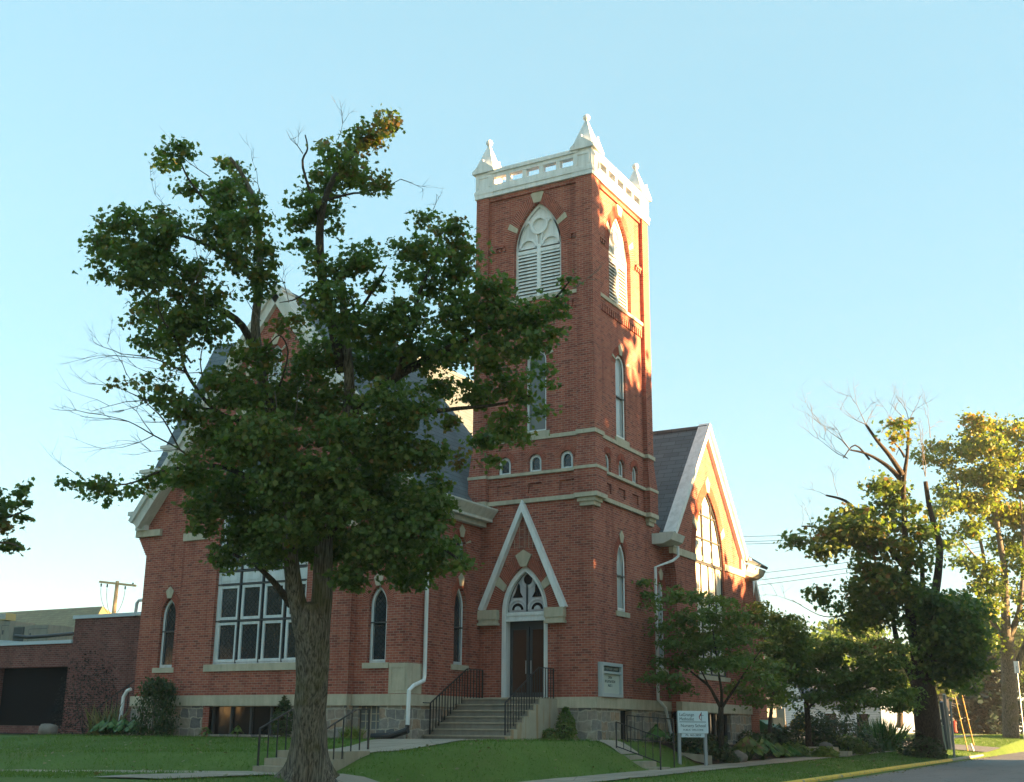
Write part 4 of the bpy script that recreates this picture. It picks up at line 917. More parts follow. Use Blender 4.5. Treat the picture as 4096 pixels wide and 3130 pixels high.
for (dz0, dz1, mt, nm, dn) in ((-2.5, -.16, BRICK_D, 'wall', 0), (-.16, 0, CAPM, 'coping', .06)):
    g = MB(); d = (a1_ - a0_); d.z = 0; n_ = Vector((d.y, -d.x, 0)).normalized() * dn
    g.prism([a0_ + n_ + Vector((0, 0, dz0)), a1_ + n_ + Vector((0, 0, dz0)), a1_ + n_ + Vector((0, 0, dz1)), a0_ + n_ + Vector((0, 0, dz1))], Vector((-d.y, d.x, 0)).normalized() * .4); g.build(nm, mt, AW)
yU = 9.0
def acu(x0, x1, y0, z0, z1, label, grille, side=None):
    T = thing('air_unit', ((x0 + x1) / 2, y0, z0), label, 'air conditioner', 'rooftop air units'); dp_ = 1.6
    MB().box(x0, x1, y0, y0 + dp_, z0, z1).build('casing', ACM, T)
    q = MB(); q.box(x0 + grille[0], x0 + grille[1], y0 - .03, y0 + .01, z0 + .1, z1 - .06)
    q.build('grille', DGREEN, T)
    q = MB()
    for (u0, u1, w0, w1) in ((grille[1] + .35, grille[1] + .36, .35, .9), (grille[1] + .35, x1 - x0 - .1, .9, .91)): q.box(x0 + u0, x0 + u1, y0 - .012, y0 + .01, z0 + (z1 - z0) * w0, z0 + (z1 - z0) * w1)
    q.box(x0 + grille[1] + .45, x0 + grille[1] + .55, y0 - .02, y0 + .01, z0 + (z1 - z0) * .7, z0 + (z1 - z0) * .8)
    q.build('access_panel', LEAD, T)
    if side:
        q = MB(); q.box(x0 + side[0], x0 + side[1], y0 - .12, y0 + .5, z1 + .06, z1 + side[2]); H = q.build('hood', mat('painted_sun_hood', (.42, .33, .14), .6, .3)[0], T)  # yellow colour stands in for low sun on the hood
        q = MB()
        for i in range(7): q.box(x0 + side[0] + .02, x0 + side[1] - .02, y0 - .14, y0 - .115, z1 + .12 + i * (side[2] - .15) / 7, z1 + .17 + i * (side[2] - .15) / 7)
        q.build('hood_slat', WHITE_G, H)
b0 = onF(50, 2550, yU); b1 = onF(180, 2500, yU); b2 = onF(100, 2500, yU)
acu(b0.x, b1.x + .3, yU, 4.4, b1.z, 'grey air unit with a dark grille, nearest the brick parapet', (.05, b2.x - b0.x))
c0 = onF(-60, 2550, yU + .5); c1 = onF(42, 2485, yU + .5)
acu(c0.x, c1.x, yU + .5, 4.4, c1.z, 'grey air unit with a slatted hood at the picture edge', (.1, .9), (1.0, 1.65, .42))
q = MB(); P = [onF(x_, y_, yU - 1.2) for x_, y_ in ((60, 2545), (110, 2550), (190, 2545), (296, 2535))]; q.tube(P, .09, 8); setp(q.build('insulated_pipe', IRON), 'black wrapped pipe running across the annex roof', 'pipe')
q = MB(); k0 = onF(182, 2512, 14); k1 = onF(330, 2528, 14)
BB = thing('penthouse', ((k0.x + k1.x) / 2, 14, 4.4), 'small sunlit brick roof block with white eave on the annex', 'building')
MB().box(k0.x, k1.x, 14, 17, 4.0, k1.z - .2).build('wall', BRICK, BB); MB().box(k0.x - .05, k1.x, 13.9, 17, k1.z - .2, k1.z + .02).build('eave', WHITE, BB)
ww = onF(195, 2530, 14); MB().box(ww.x, ww.x + .95, 13.96, 13.999, 4.2, k1.z - .28).build('window', GLASS_G, BB)
HB = thing('shingled_building', (-66, 34, 1), 'building with a big olive hipped shingle roof behind the annex', 'building')
yh = 30; r0 = onF(372, 2422, yh + 5); e0 = onF(465, 2462, yh + 5); zE = 6.0; zR = r0.z; xr = r0.x
g = MB(); xe = onF(480, 2470, yh + 3).x + 3.5
g.add([(xr, yh + 6, zR), (xr - 60, yh + 6, zR), (xr + 4.2, yh, zE), (xr - 60, yh - .5, zE), (xr + 4.2, yh + 12, zE), (xr - 60, yh + 12, zE)], [(1, 3, 2, 0), (0, 2, 4), (1, 0, 4, 5)])
g.build('roof', SHINGLE_B, HB); MB().box(xr - 58, xr + 3.6, yh + .5, yh + 11.5, .8, zE).build('wall', BRICK_D, HB)
UP = thing('utility_pole', (-53, 30, 1), 'wooden utility pole with a crossarm left of the church', 'utility pole')
t0 = onF(470, 2325, 30); bt = onF(450, 2500, 30)
g = MB(); g.tube([(bt.x - .25, 30, .8), bt, t0], [.19, .17, .13], 10); g.build('pole', POLEW, UP, True)
l_ = onF(399, 2328, 29.8); r_ = onF(543, 2344, 29.8)
MB().bar(l_, r_, .14, .16).build('crossarm', POLEW, UP)
for f_ in (.05, .22, .72, .92):
    q = l_.lerp(r_, f_); MB().lathe(q - Vector((0, 0, .36 if f_ < .8 else .05)), [(.03, 0), (.07, .05), (.04, .12), (.07, .18), (.03, .26)], 8).build('insulator', IRON, UP)
for f_ in (.05, .22, .72):
    q = l_.lerp(r_, f_) - Vector((0, 0, .4)); e = bt + Vector((0, -.1, .5)); c_ = [q, q + Vector((0, 0, -1.1)), q.lerp(e, .5) + Vector((0, 0, -.7)), e]
    P = [c_[0] * (1 - s) ** 3 + c_[1] * 3 * s * (1 - s) ** 2 + c_[2] * 3 * s * s * (1 - s) + c_[3] * s ** 3 for s in np.linspace(0, 1, 9)]
    MB().tube(P, .018, 5).build('jumper_wire', IRON, UP)
vp2 = MB(); a_ = onF(558, 2402, -1.2); vp2.tube([a_ + Vector(k) for k in ((.6, 0, .0), (-.02, 0, 0), (-.12, 0, -.1), (-.14, 0, -.42), (-.06, 0, -.52), (.6, 0, -.55))], .06, 8)
vp2.build('vent_pipe', WHITE, CH, True)
# overhead wires on the right
for i, (ya, yb) in enumerate(((2148, 2135), (2168, 2152), (2178, 2166), (2304, 2262), (2332, 2276), (2352, 2290))):
    a = at(2950, ya, 95); c = at(4500, yb - (2152 if ya < 2200 else 2276) + (2060 if ya < 2200 else 2080), 80); P = [a.lerp(c, s) - Vector((0, 0, 1.2 * s * (1 - s))) for s in np.linspace(0, 1, 13)]
    setp(MB().tube(P, .018, 5).build('overhead_wire', IRON), 'thin overhead wires crossing the sky beyond the right gable', 'wire', 'overhead wires')

# ------------------------------------------------------------------ foliage
TEMPL = {'maple': [(0, -.5), (.16, -.30), (.46, -.26), (.34, -.02), (.52, .18), (.22, .20), (0, .55), (-.22, .20), (-.52, .18), (-.34, -.02), (-.46, -.26), (-.16, -.30)],
         'oval': [(0, -.5), (.22, -.2), (.24, .15), (0, .5), (-.24, .15), (-.22, -.2)],
         'quad': [(0, -.5), (.36, 0), (0, .5), (-.36, 0)],
         'needle': [(-.05, -.5), (.05, -.5), (0, .5)]}
def leaves(name, C, Nn, S, hue, mt, parent, templ='maple', T=None):
    C = np.asarray(C, float); Nn = np.asarray(Nn, float); S = np.asarray(S, float); n = len(C)
    Nn /= np.linalg.norm(Nn, axis=1)[:, None] + 1e-9
    if T is None: T = np.random.normal(size=(n, 3))
    T = T - Nn * (T * Nn).sum(1)[:, None]; T /= np.linalg.norm(T, axis=1)[:, None] + 1e-9; B = np.cross(Nn, T)
    tp = np.array(TEMPL[templ]); k = len(tp)
    curl = -(np.abs(tp[:, 0]) * .35 + np.maximum(tp[:, 1], 0) * .3)
    V = C[:, None, :] + S[:, None, None] * (tp[None, :, 0, None] * B[:, None, :] + tp[None, :, 1, None] * T[:, None, :] + curl[None, :, None] * Nn[:, None, :] * .8)
    me = bpy.data.meshes.new(name); me.vertices.add(n * k); me.vertices.foreach_set('co', V.reshape(-1).astype(np.float32))
    me.loops.add(n * k); me.loops.foreach_set('vertex_index', np.arange(n * k, dtype=np.int32))
    me.polygons.add(n); me.polygons.foreach_set('loop_start', np.arange(0, n * k, k, dtype=np.int32))
    try: me.polygons.foreach_set('loop_total', np.full(n, k, dtype=np.int32))
    except Exception: pass
    me.update(calc_edges=True)
    a = me.attributes.new('hue', 'FLOAT', 'FACE'); a.data.foreach_set('value', np.clip(hue, 0, 1).astype(np.float32))
    me.materials.append(mt)
    return link(name, me, parent)
def blob_leaves(blobs, d, leaf, dens, flat=1.0, up=.7, thick=1.0, jitter=1.0, clump=.42, droop=0.0):
    """blobs: (px,py,rx,ry,density,hue) in photograph pixels at distance d -> leaf centres in the world."""
    C = []; Nn = []; S = []; H = []; k = d / F_PX
    rt = np.array(_r0); fw = np.array(Vector((_fw.x, _fw.y, 0)).normalized())
    for bl in blobs:
        px, py, rx, ry = bl[:4]; de = bl[4] if len(bl) > 4 else 1; hu = bl[5] if len(bl) > 5 else .35; dd = bl[6] if len(bl) > 6 else random.uniform(-.5, .5) * jitter
        c = np.array(at(px, py, d + dd)); a, e = rx * k, ry * k; th = (a + e) / 2 * thick
        nc = max(3, int(dens * de * a * e * math.pi / 15 + 1))
        for _ in range(nc):
            q = np.random.normal(size=3); q /= np.linalg.norm(q); q *= random.random() ** .4
            cc = c + rt * q[0] * a + fw * q[1] * th + np.array([0, 0, q[2] * e])
            m_ = int(15 * random.uniform(.5, 1.5)); r = clump * random.uniform(.5, 1.25)
            o = np.random.normal(size=(m_, 3)) * r * .55; o[:, 2] *= .55 * flat
            o[:, 2] -= droop * np.abs(o[:, 0] + o[:, 1])
            C.append(cc + o); out = o + (cc - c) * .5
            Nn.append(np.random.normal(size=(m_, 3)) * .7 + np.array([0, 0, up]) + out / (np.linalg.norm(out, axis=1)[:, None] + .1) * .5)
            S.append(leaf * np.random.uniform(.65, 1.25, m_)); hh = hu + random.uniform(-.2, .24)
            H.append(hh + np.random.normal(size=m_) * .17)
    return np.concatenate(C), np.concatenate(Nn), np.concatenate(S), np.concatenate(H)
def branchtube(g, pts, d, r0, r1, n=8, wob=None, sub=4, dj=0.0):
    P = [at(p[0], p[1], d + (p[2] if len(p) > 2 else 0)) for p in pts]
    Q = []                                         # Catmull-Rom through the points
    for i in range(len(P) - 1):
        a, b_, c, e = P[max(i - 1, 0)], P[i], P[i + 1], P[min(i + 2, len(P) - 1)]
        for s in range(sub):
            t_ = s / sub; Q.append(.5 * ((2 * b_) + (c - a) * t_ + (2 * a - 5 * b_ + 4 * c - e) * t_ ** 2 + (3 * b_ - a - 3 * c + e) * t_ ** 3))
    Q.append(P[-1]); k = len(Q)
    g.tube(Q, [r0 + (r1 - r0) * (i / (k - 1)) ** .9 for i in range(k)], n, True, wob)
    return Q
def twigs(g, p, dirv, L, r, depth, n=3):
    p = Vector(p); dirv = Vector(dirv).normalized(); q = p; P = [p]
    for i in range(3):
        dirv = (dirv + Vector((random.uniform(-.3, .3), random.uniform(-.3, .3), random.uniform(-.15, .25)))).normalized(); q = q + dirv * (L / 3); P.append(q)
    g.tube(P, [r * (1 - .25 * i) for i in range(4)], 4, False)
    if depth > 0:
        for i in range(n):
            b_ = P[random.randint(1, 3)]; v_ = (dirv + Vector((random.uniform(-.9, .9), random.uniform(-.9, .9), random.uniform(-.5, .6)))).normalized()
            twigs(g, b_, v_, L * random.uniform(.45, .75), r * .55, depth - 1, n)
OV = 1.8635
def ov(l): return [(a[0] * OV, a[1] * OV, a[2] * OV, a[3] * OV) + tuple(a[4:]) for a in l]
def ovp(l): return [(a[0] * OV, a[1] * OV) + tuple(a[2:]) for a in l]
Z5 = .97
def z5(l): return [(3100 + a[0] * Z5, 1500 + a[1] * Z5, a[2] * Z5, a[3] * Z5) + tuple(a[4:]) for a in l]
def z5p(l): return [(3100 + a[0] * Z5, 1500 + a[1] * Z5) + tuple(a[2:]) for a in l]
Z4 = .6726
def z4(l): return [(2500 + a[0] * Z4, 2000 + a[1] * Z4, a[2] * Z4, a[3] * Z4) + tuple(a[4:]) for a in l]
def z4p(l): return [(2500 + a[0] * Z4, 2000 + a[1] * Z4) + tuple(a[2:]) for a in l]
def rough(k, amp):
    def f(th, p): return 1 + amp * noise.noise(Vector((math.cos(th) * k, math.sin(th) * k, p.z * .9))) + amp * .6 * noise.noise(Vector((math.cos(th) * k * 2.6, math.sin(th) * k * 2.6, p.z * 2.2)))
    return f
# --- the big maple in front of the church
DM = 22.3; B0 = at(1240, 3095, DM); B0.z -= .05
MT = thing('maple_tree', B0, 'large half-bare maple with a thick grey trunk in front of the church', 'tree')
g = MB()
def flare(th, p):
    h_ = p.z - B0.z; f = 1 + .85 * math.exp(-h_ / .30) * (1 + .45 * math.cos(5 * th + 1.0) + .25 * math.cos(3 * th))
    f *= 1 - .62 * sstep(2.75, 3.25, h_); r_ = rough(2.2, .10)(th, p) + .05 * noise.noise(Vector((math.cos(th) * 9, math.sin(th) * 9, p.z * 1.0))) + .06 * math.exp(-((h_ - 2.5) / .4) ** 2) * math.cos(2 * th)
    return f * r_
trk = [(662, 1672), (663, 1640), (664, 1600), (666, 1540), (670, 1480), (672, 1420), (670, 1370), (666, 1330), (668, 1295)]
Q = branchtube(g, ovp(trk), DM, .285, .30, 56, flare, 7)
branchtube(g, ovp([(664, 1395, 0), (650, 1350, -.02), (640, 1300, .0), (630, 1250, -.05), (624, 1190, -.05), (618, 1110, .1), (600, 1000, .3), (585, 900, .5), (560, 800, .6), (548, 700, .7), (556, 620, .7), (556, 520, .7), (548, 440, .6), (520, 375, .5), (493, 338, .4)]), DM, .195, .03, 24, rough(2.5, .10), 5)
branchtube(g, ovp([(676, 1390, .03), (684, 1340, .08), (691, 1280, .2), (694, 1200, .35), (700, 1120, .5), (722, 1010, .6), (742, 920, .7), (750, 830, .7), (742, 720, .8), (736, 640, .8), (736, 605, .8)]), DM, .245, .05, 24, rough(2.5, .10), 5)
g.build('trunk', BARK, MT, True)
g = MB()
LIMB = [([(735, 800, .7), (712, 690, .6), (692, 600, .4), (686, 520, .2), (692, 450, .1), (715, 385, 0), (760, 330, 0), (800, 290, -.1), (845, 262, -.2)], .12, .02),
        ([(625, 1300, -.1), (598, 1262, -.3), (570, 1232, -.5), (545, 1212, -.7), (500, 1190, -.9)], .075, .03),
        ([(560, 790, .6), (520, 700, .9), (455, 655, 1.1), (390, 620, 1.2), (300, 585, 1.2), (230, 545, 1.1)], .09, .02),
        ([(552, 610, .7), (500, 560, .4), (430, 520, .2), (360, 500, .0), (270, 490, -.2)], .06, .015),
        ([(550, 480, .6), (500, 470, .3), (450, 440, .0), (405, 385, -.2), (385, 340, -.2)], .045, .012),
        ([(745, 900, .7), (800, 850, .2), (850, 810, -.3), (920, 770, -.6), (1000, 730, -.8), (1090, 690, -.9), (1170, 660, -.9), (1222, 605, -.9)], .12, .015),
        ([(850, 810, -.3), (880, 720, -.1), (900, 630, .1), (930, 560, .2), (950, 480, .2)], .06, .012),
        ([(715, 1050, .5), (780, 960, .1), (860, 900, -.4), (960, 880, -.9), (1060, 870, -1.1), (1140, 850, -1.2)], .09, .015),
        ([(700, 1150, .3), (770, 1100, -.5), (860, 1120, -1.0), (940, 1170, -1.3), (1010, 1220, -1.4)], .085, .015),
        ([(620, 1130, .0), (560, 1050, -.7), (500, 1010, -1.1), (430, 1000, -1.3), (370, 1030, -1.4)], .08, .015),
        ([(600, 1000, .3), (540, 920, -.2), (460, 880, -.5), (400, 800, -.6), (385, 740, -.6), (350, 690, -.6)], .06, .012),
        ([(430, 1000, -1.2), (385, 965, -1.1), (330, 935, -1.0), (275, 905, -.9), (215, 890, -.9)], .022, .005), ([(385, 965, -1.1), (350, 900, -1.0), (310, 860, -.9), (270, 800, -.9)], .018, .005), ([(410, 780, -.6), (370, 720, -.6), (340, 660, -.6), (350, 600, -.6)], .018, .006), ([(450, 860, -.5), (430, 780, -.5), (445, 700, -.5), (440, 640, -.5)], .016, .006), ([(430, 1000, -1.3), (350, 1010, -1.4), (270, 1040, -1.5), (170, 1035, -1.6)], .035, .008),
        ([(400, 800, -.6), (330, 770, -.7), (260, 760, -.8)], .02, .006), ([(460, 880, -.5), (390, 870, -.7), (320, 860, -.8), (250, 830, -.8)], .025, .006),
        ([(690, 480, .2), (650, 360, .2), (660, 320, .2), (655, 290, .2)], .03, .012), ([(700, 430, .1), (760, 415, 0), (800, 415, -.1), (860, 385, -.1)], .03, .006),
        ([(690, 600, .4), (640, 640, .2), (600, 650, .1)], .03, .006), ([(735, 720, .8), (790, 640, .5), (830, 570, .3)], .05, .012), ([(600, 830, -1.2), (618, 760, -1.4), (600, 720, -1.4), (570, 750, -1.4)], .02, .01)]
ends = []
for pts, r0_, r1_ in LIMB: ends.append(branchtube(g, ovp([(a_[0], a_[1], a_[2] * .5 + (.5 if a_[1] > 640 and a_[0] > 420 and r0_ > .07 else .15)) for a_ in pts]), DM, r0_, r1_, 9, rough(3, .08), 4))
g.build('limb', BARK_D, MT, True)
g = MB()
for (x_, y_, dx, dz, L) in ((330, 770, -1, .1, 1.0), (262, 761, -.8, .2, .6), (310, 860, -1, .0, 1.0), (272, 805, -.8, .4, .8), (275, 905, -1, -.1, .9), (217, 890, -1, .1, .7), (330, 935, -.7, -.5, .9), (330, 935, -.9, .4, .9), (385, 965, -.8, -.4, .8), (252, 830, -1, .1, .6), (320, 860, -.6, -.6, .7), (350, 610, -.3, .8, .8), (400, 640, .2, 1, 1.2), (440, 660, -.2, 1, 1.2), (380, 720, -.6, 1, 1.2), (450, 380, -.8, .8, .8), (650, 330, -.4, 1, .6), (725, 300, .1, 1, .6), (860, 385, 1, .1, .5), (620, 650, -.3, .6, .8), (400, 480, -1, .4, .8), (560, 420, -.4, 1, .7), (600, 690, .3, -.4, .8), (590, 840, .1, -1, 1.3), (640, 830, .2, -1, 1.2), (1230, 620, .5, .3, .5), (240, 1060, -.8, .1, .8), (560, 690, -.8, .8, 1.1), (930, 450, .1, 1, .4), (440, 800, -.8, -.2, 1.1), (350, 820, -1, .3, .9), (420, 900, -1, .3, 1.2)):
    for _ in range(1): g = MB(); twigs(g, at(x_ * OV, y_ * OV, DM - .3), _rt * (dx + random.uniform(-.3, .3)) + Vector((0, 0, dz + random.uniform(-.3, .3))), L, .010, 2, 3); g.build('twig', TWIG, MT)
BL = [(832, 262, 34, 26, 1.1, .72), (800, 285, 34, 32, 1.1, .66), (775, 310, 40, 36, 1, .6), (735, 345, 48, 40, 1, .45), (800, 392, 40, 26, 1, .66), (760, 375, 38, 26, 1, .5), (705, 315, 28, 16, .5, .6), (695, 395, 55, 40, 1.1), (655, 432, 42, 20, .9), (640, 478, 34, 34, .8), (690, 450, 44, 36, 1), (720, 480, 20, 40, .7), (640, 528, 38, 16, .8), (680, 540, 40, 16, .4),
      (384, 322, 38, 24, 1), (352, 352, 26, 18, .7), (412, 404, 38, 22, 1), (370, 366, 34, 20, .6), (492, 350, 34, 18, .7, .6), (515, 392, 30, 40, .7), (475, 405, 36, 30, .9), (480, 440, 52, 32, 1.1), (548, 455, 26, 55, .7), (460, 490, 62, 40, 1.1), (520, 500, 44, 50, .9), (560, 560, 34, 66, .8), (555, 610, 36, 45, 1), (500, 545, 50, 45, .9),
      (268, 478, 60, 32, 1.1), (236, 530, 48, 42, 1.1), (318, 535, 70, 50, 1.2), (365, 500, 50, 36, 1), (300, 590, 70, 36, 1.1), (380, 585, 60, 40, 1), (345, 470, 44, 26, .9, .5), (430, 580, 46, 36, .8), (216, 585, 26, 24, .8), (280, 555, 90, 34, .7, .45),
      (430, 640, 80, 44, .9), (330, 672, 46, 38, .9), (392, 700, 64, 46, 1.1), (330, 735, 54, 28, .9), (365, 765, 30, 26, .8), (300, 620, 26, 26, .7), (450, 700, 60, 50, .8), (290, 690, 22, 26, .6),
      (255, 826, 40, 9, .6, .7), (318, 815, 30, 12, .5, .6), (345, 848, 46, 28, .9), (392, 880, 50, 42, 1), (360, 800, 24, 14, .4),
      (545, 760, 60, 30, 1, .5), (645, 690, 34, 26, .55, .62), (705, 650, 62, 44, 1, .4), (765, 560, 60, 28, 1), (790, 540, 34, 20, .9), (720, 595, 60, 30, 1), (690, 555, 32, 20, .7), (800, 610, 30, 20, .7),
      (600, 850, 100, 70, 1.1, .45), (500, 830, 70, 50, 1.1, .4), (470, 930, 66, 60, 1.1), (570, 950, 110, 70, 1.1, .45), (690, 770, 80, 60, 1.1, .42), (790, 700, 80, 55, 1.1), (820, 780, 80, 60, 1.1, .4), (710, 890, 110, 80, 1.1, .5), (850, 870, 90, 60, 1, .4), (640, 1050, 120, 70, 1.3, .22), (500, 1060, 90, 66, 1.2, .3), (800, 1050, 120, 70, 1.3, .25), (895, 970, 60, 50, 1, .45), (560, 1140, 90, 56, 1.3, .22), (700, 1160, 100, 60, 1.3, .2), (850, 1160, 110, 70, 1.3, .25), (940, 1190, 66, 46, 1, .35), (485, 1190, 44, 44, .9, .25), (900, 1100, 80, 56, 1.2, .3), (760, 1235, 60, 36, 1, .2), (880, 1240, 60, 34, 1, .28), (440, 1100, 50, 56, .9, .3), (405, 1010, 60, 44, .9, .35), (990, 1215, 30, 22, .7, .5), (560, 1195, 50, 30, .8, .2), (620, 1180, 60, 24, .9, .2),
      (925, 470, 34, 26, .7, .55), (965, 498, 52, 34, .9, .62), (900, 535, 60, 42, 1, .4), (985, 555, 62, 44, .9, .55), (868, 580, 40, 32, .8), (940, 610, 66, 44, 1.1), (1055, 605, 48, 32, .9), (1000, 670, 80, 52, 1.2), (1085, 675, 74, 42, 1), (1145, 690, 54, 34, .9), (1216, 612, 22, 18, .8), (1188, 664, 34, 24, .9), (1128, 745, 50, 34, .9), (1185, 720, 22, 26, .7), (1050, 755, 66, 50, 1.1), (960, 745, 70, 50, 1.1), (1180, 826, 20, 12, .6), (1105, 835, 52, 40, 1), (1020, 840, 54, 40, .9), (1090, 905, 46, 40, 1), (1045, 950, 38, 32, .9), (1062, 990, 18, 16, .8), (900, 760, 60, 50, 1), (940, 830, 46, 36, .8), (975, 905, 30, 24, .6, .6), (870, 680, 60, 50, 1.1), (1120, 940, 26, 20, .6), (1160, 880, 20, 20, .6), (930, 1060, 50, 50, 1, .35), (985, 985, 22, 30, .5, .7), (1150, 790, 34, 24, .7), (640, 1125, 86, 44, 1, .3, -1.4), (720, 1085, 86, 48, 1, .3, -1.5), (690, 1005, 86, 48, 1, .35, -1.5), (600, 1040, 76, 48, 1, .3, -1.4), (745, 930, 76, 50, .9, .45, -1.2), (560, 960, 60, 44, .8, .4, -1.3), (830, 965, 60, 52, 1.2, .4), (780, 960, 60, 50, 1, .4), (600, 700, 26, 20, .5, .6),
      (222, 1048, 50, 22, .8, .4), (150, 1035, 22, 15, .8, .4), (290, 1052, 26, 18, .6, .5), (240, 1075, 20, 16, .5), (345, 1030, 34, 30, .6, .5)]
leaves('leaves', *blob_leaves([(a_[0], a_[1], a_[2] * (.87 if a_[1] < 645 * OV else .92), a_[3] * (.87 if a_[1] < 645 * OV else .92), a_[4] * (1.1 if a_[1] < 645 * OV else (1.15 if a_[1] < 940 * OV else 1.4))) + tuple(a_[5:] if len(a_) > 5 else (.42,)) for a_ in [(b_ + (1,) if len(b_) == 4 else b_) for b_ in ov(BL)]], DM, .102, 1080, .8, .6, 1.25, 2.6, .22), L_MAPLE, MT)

# --- young trees with layered crowns beside the right gable
def tree(name, base, label, stems, blobs, d, leaf, dens, lm, bm, templ='quad', flat=.7, up=.9, clump=.4, thick=1.0, jit=1.5, rad=.1, cat='tree', group=None, twig=(), ns=10, droop=0):
    T = thing(name, base, label, cat, group); g = MB()
    for i, (pts, r0_, r1_) in enumerate(stems): branchtube(g, pts, d, r0_, r1_, 14 if i == 0 else 8, rough(2.5, .1), 4)
    g.build('trunk', bm, T, True)
    if twig:
        for (x_, y_, dx, dz, L) in twig: g = MB(); twigs(g, at(x_, y_, d), _rt * dx + Vector((0, 0, dz)), L * .68, .024 * L / 2.5, 3, 3); g.build('twig', TWIG, T)
    leaves('leaves', *blob_leaves([b_ if lm is not L_FALL or len(b_) < 6 else b_[:5] + (b_[5] - .14,) for b_ in blobs], d, leaf, dens, flat, up, thick, jit, clump, droop), lm, T, templ)
    return T
B1 = [(110, 480, 55, 28, .8, .4), (80, 555, 46, 22, .8), (150, 560, 44, 30, .7), (160, 620, 46, 30, .6, .55), (190, 690, 34, 30, .4, .6), (310, 560, 55, 44, .9), (300, 520, 50, 20, .6), (425, 560, 64, 36, 1, .45), (530, 590, 86, 26, 1, .5), (620, 610, 46, 32, .9), (250, 750, 110, 26, .9), (165, 770, 60, 18, .9), (370, 690, 90, 50, 1), (500, 680, 90, 50, 1), (600, 690, 80, 50, 1), (690, 670, 50, 40, .9), (420, 790, 100, 46, 1), (300, 840, 90, 46, 1, .3), (520, 850, 110, 50, 1), (640, 820, 90, 50, 1), (740, 780, 66, 50, 1), (350, 950, 110, 40, 1, .3), (150, 960, 76, 40, .9, .3), (210, 1050, 100, 36, .9, .25), (320, 1100, 64, 34, .9, .25), (500, 960, 90, 46, 1), (620, 960, 110, 46, 1), (720, 930, 80, 46, 1), (700, 1110, 90, 44, 1, .45), (780, 1180, 70, 36, 1, .45), (800, 1050, 80, 56, 1, .45), (860, 980, 80, 56, 1), (900, 1090, 56, 50, .9), (900, 1180, 46, 30, .8), (420, 880, 80, 40, .9), (590, 770, 90, 40, .9)]
tree('dogwood_tree', at(2885, 3040, 39), 'young dogwood with layered leaves behind the nursery school sign', [(z4p([(570, 1560), (572, 1450), (570, 1330), (572, 1230)]), .115, .085), (z4p([(572, 1240), (540, 1180, .2), (500, 1110, .3), (440, 1060, .4), (330, 980, .5), (200, 940, .6)]), .07, .015), (z4p([(572, 1240), (575, 1150, -.3), (560, 1050, -.6), (540, 900, -.8), (520, 760, -.9)]), .06, .015), (z4p([(574, 1240), (620, 1170, .2), (680, 1080, .4), (760, 960, .5), (820, 880, .6)]), .06, .015), (z4p([(500, 1110, .3), (400, 900, .8), (330, 700, 1.2)]), .03, .01)], [(a_[0], a_[1], a_[2] * 1.1, a_[3] * .95) + tuple(a_[4:]) for a_ in z4(B1)], 39, .15, 1150, L_DOG, BARK_D, 'oval', .3, 1.0, .42, 1.0, 2.2, group='dogwoods in the side bed', droop=.35)
B2 = [(800, 630, 56, 40), (850, 690, 86, 44), (960, 715, 86, 40), (1015, 755, 60, 40), (900, 780, 100, 50), (760, 700, 46, 44), (1000, 830, 80, 46), (860, 860, 80, 40), (950, 900, 100, 50), (1050, 830, 50, 40), (1000, 960, 80, 44), (900, 960, 60, 40)]
tree('dogwood_tree', at(3080, 2970, 46), 'dogwood behind the sign tree, half hidden by its neighbours', [(z4p([(860, 1440), (865, 1300), (880, 1150), (890, 900)]), .1, .03)], [(a_[0], a_[1], a_[2] * 1.15, a_[3] * 1.0) + tuple(a_[4:]) for a_ in z4(B2)], 46, .17, 950, L_DOG, BARK_D, 'oval', .3, 1.0, .45, 1.0, 2.0, group='dogwoods in the side bed', droop=.35)
B3 = [(130, 1150, 100, 34), (200, 1180, 86, 36), (250, 1110, 76, 34), (330, 1125, 56, 24, .9, .55), (420, 1105, 76, 22, 1, .6), (500, 1115, 46, 22, .9, .6), (450, 1175, 86, 32), (380, 1225, 96, 40), (480, 1255, 76, 36), (548, 1310, 46, 30), (300, 1290, 86, 46), (420, 1330, 96, 30), (510, 1350, 56, 28), (230, 1245, 96, 40), (130, 1240, 56, 40, .7), (50, 1235, 56, 46, .8), (180, 1320, 56, 32), (300, 1370, 56, 22), (30, 1330, 36, 34, .8), (60, 1170, 60, 30, .8)]
tree('dogwood_tree', at(3215, 3010, 47), 'spreading dogwood with a dark trunk beside the low stone wall', [(z5p([(140, 1560), (138, 1480), (134, 1400), (128, 1350)]), .13, .1), (z5p([(134, 1380), (165, 1350), (220, 1330), (330, 1300), (430, 1280)]), .06, .015), (z5p([(130, 1360), (110, 1300), (70, 1250)]), .06, .015), (z5p([(132, 1360), (180, 1270), (260, 1180)]), .05, .012)], [(a_[0], a_[1], a_[2] * 1.15, a_[3] * 1.1) + tuple(a_[4:]) for a_ in z5(B3)], 47, .17, 1050, L_DOG, BARK_D, 'oval', .3, 1.0, .45, 1.0, 2.2, group='dogwoods in the side bed', droop=.3)
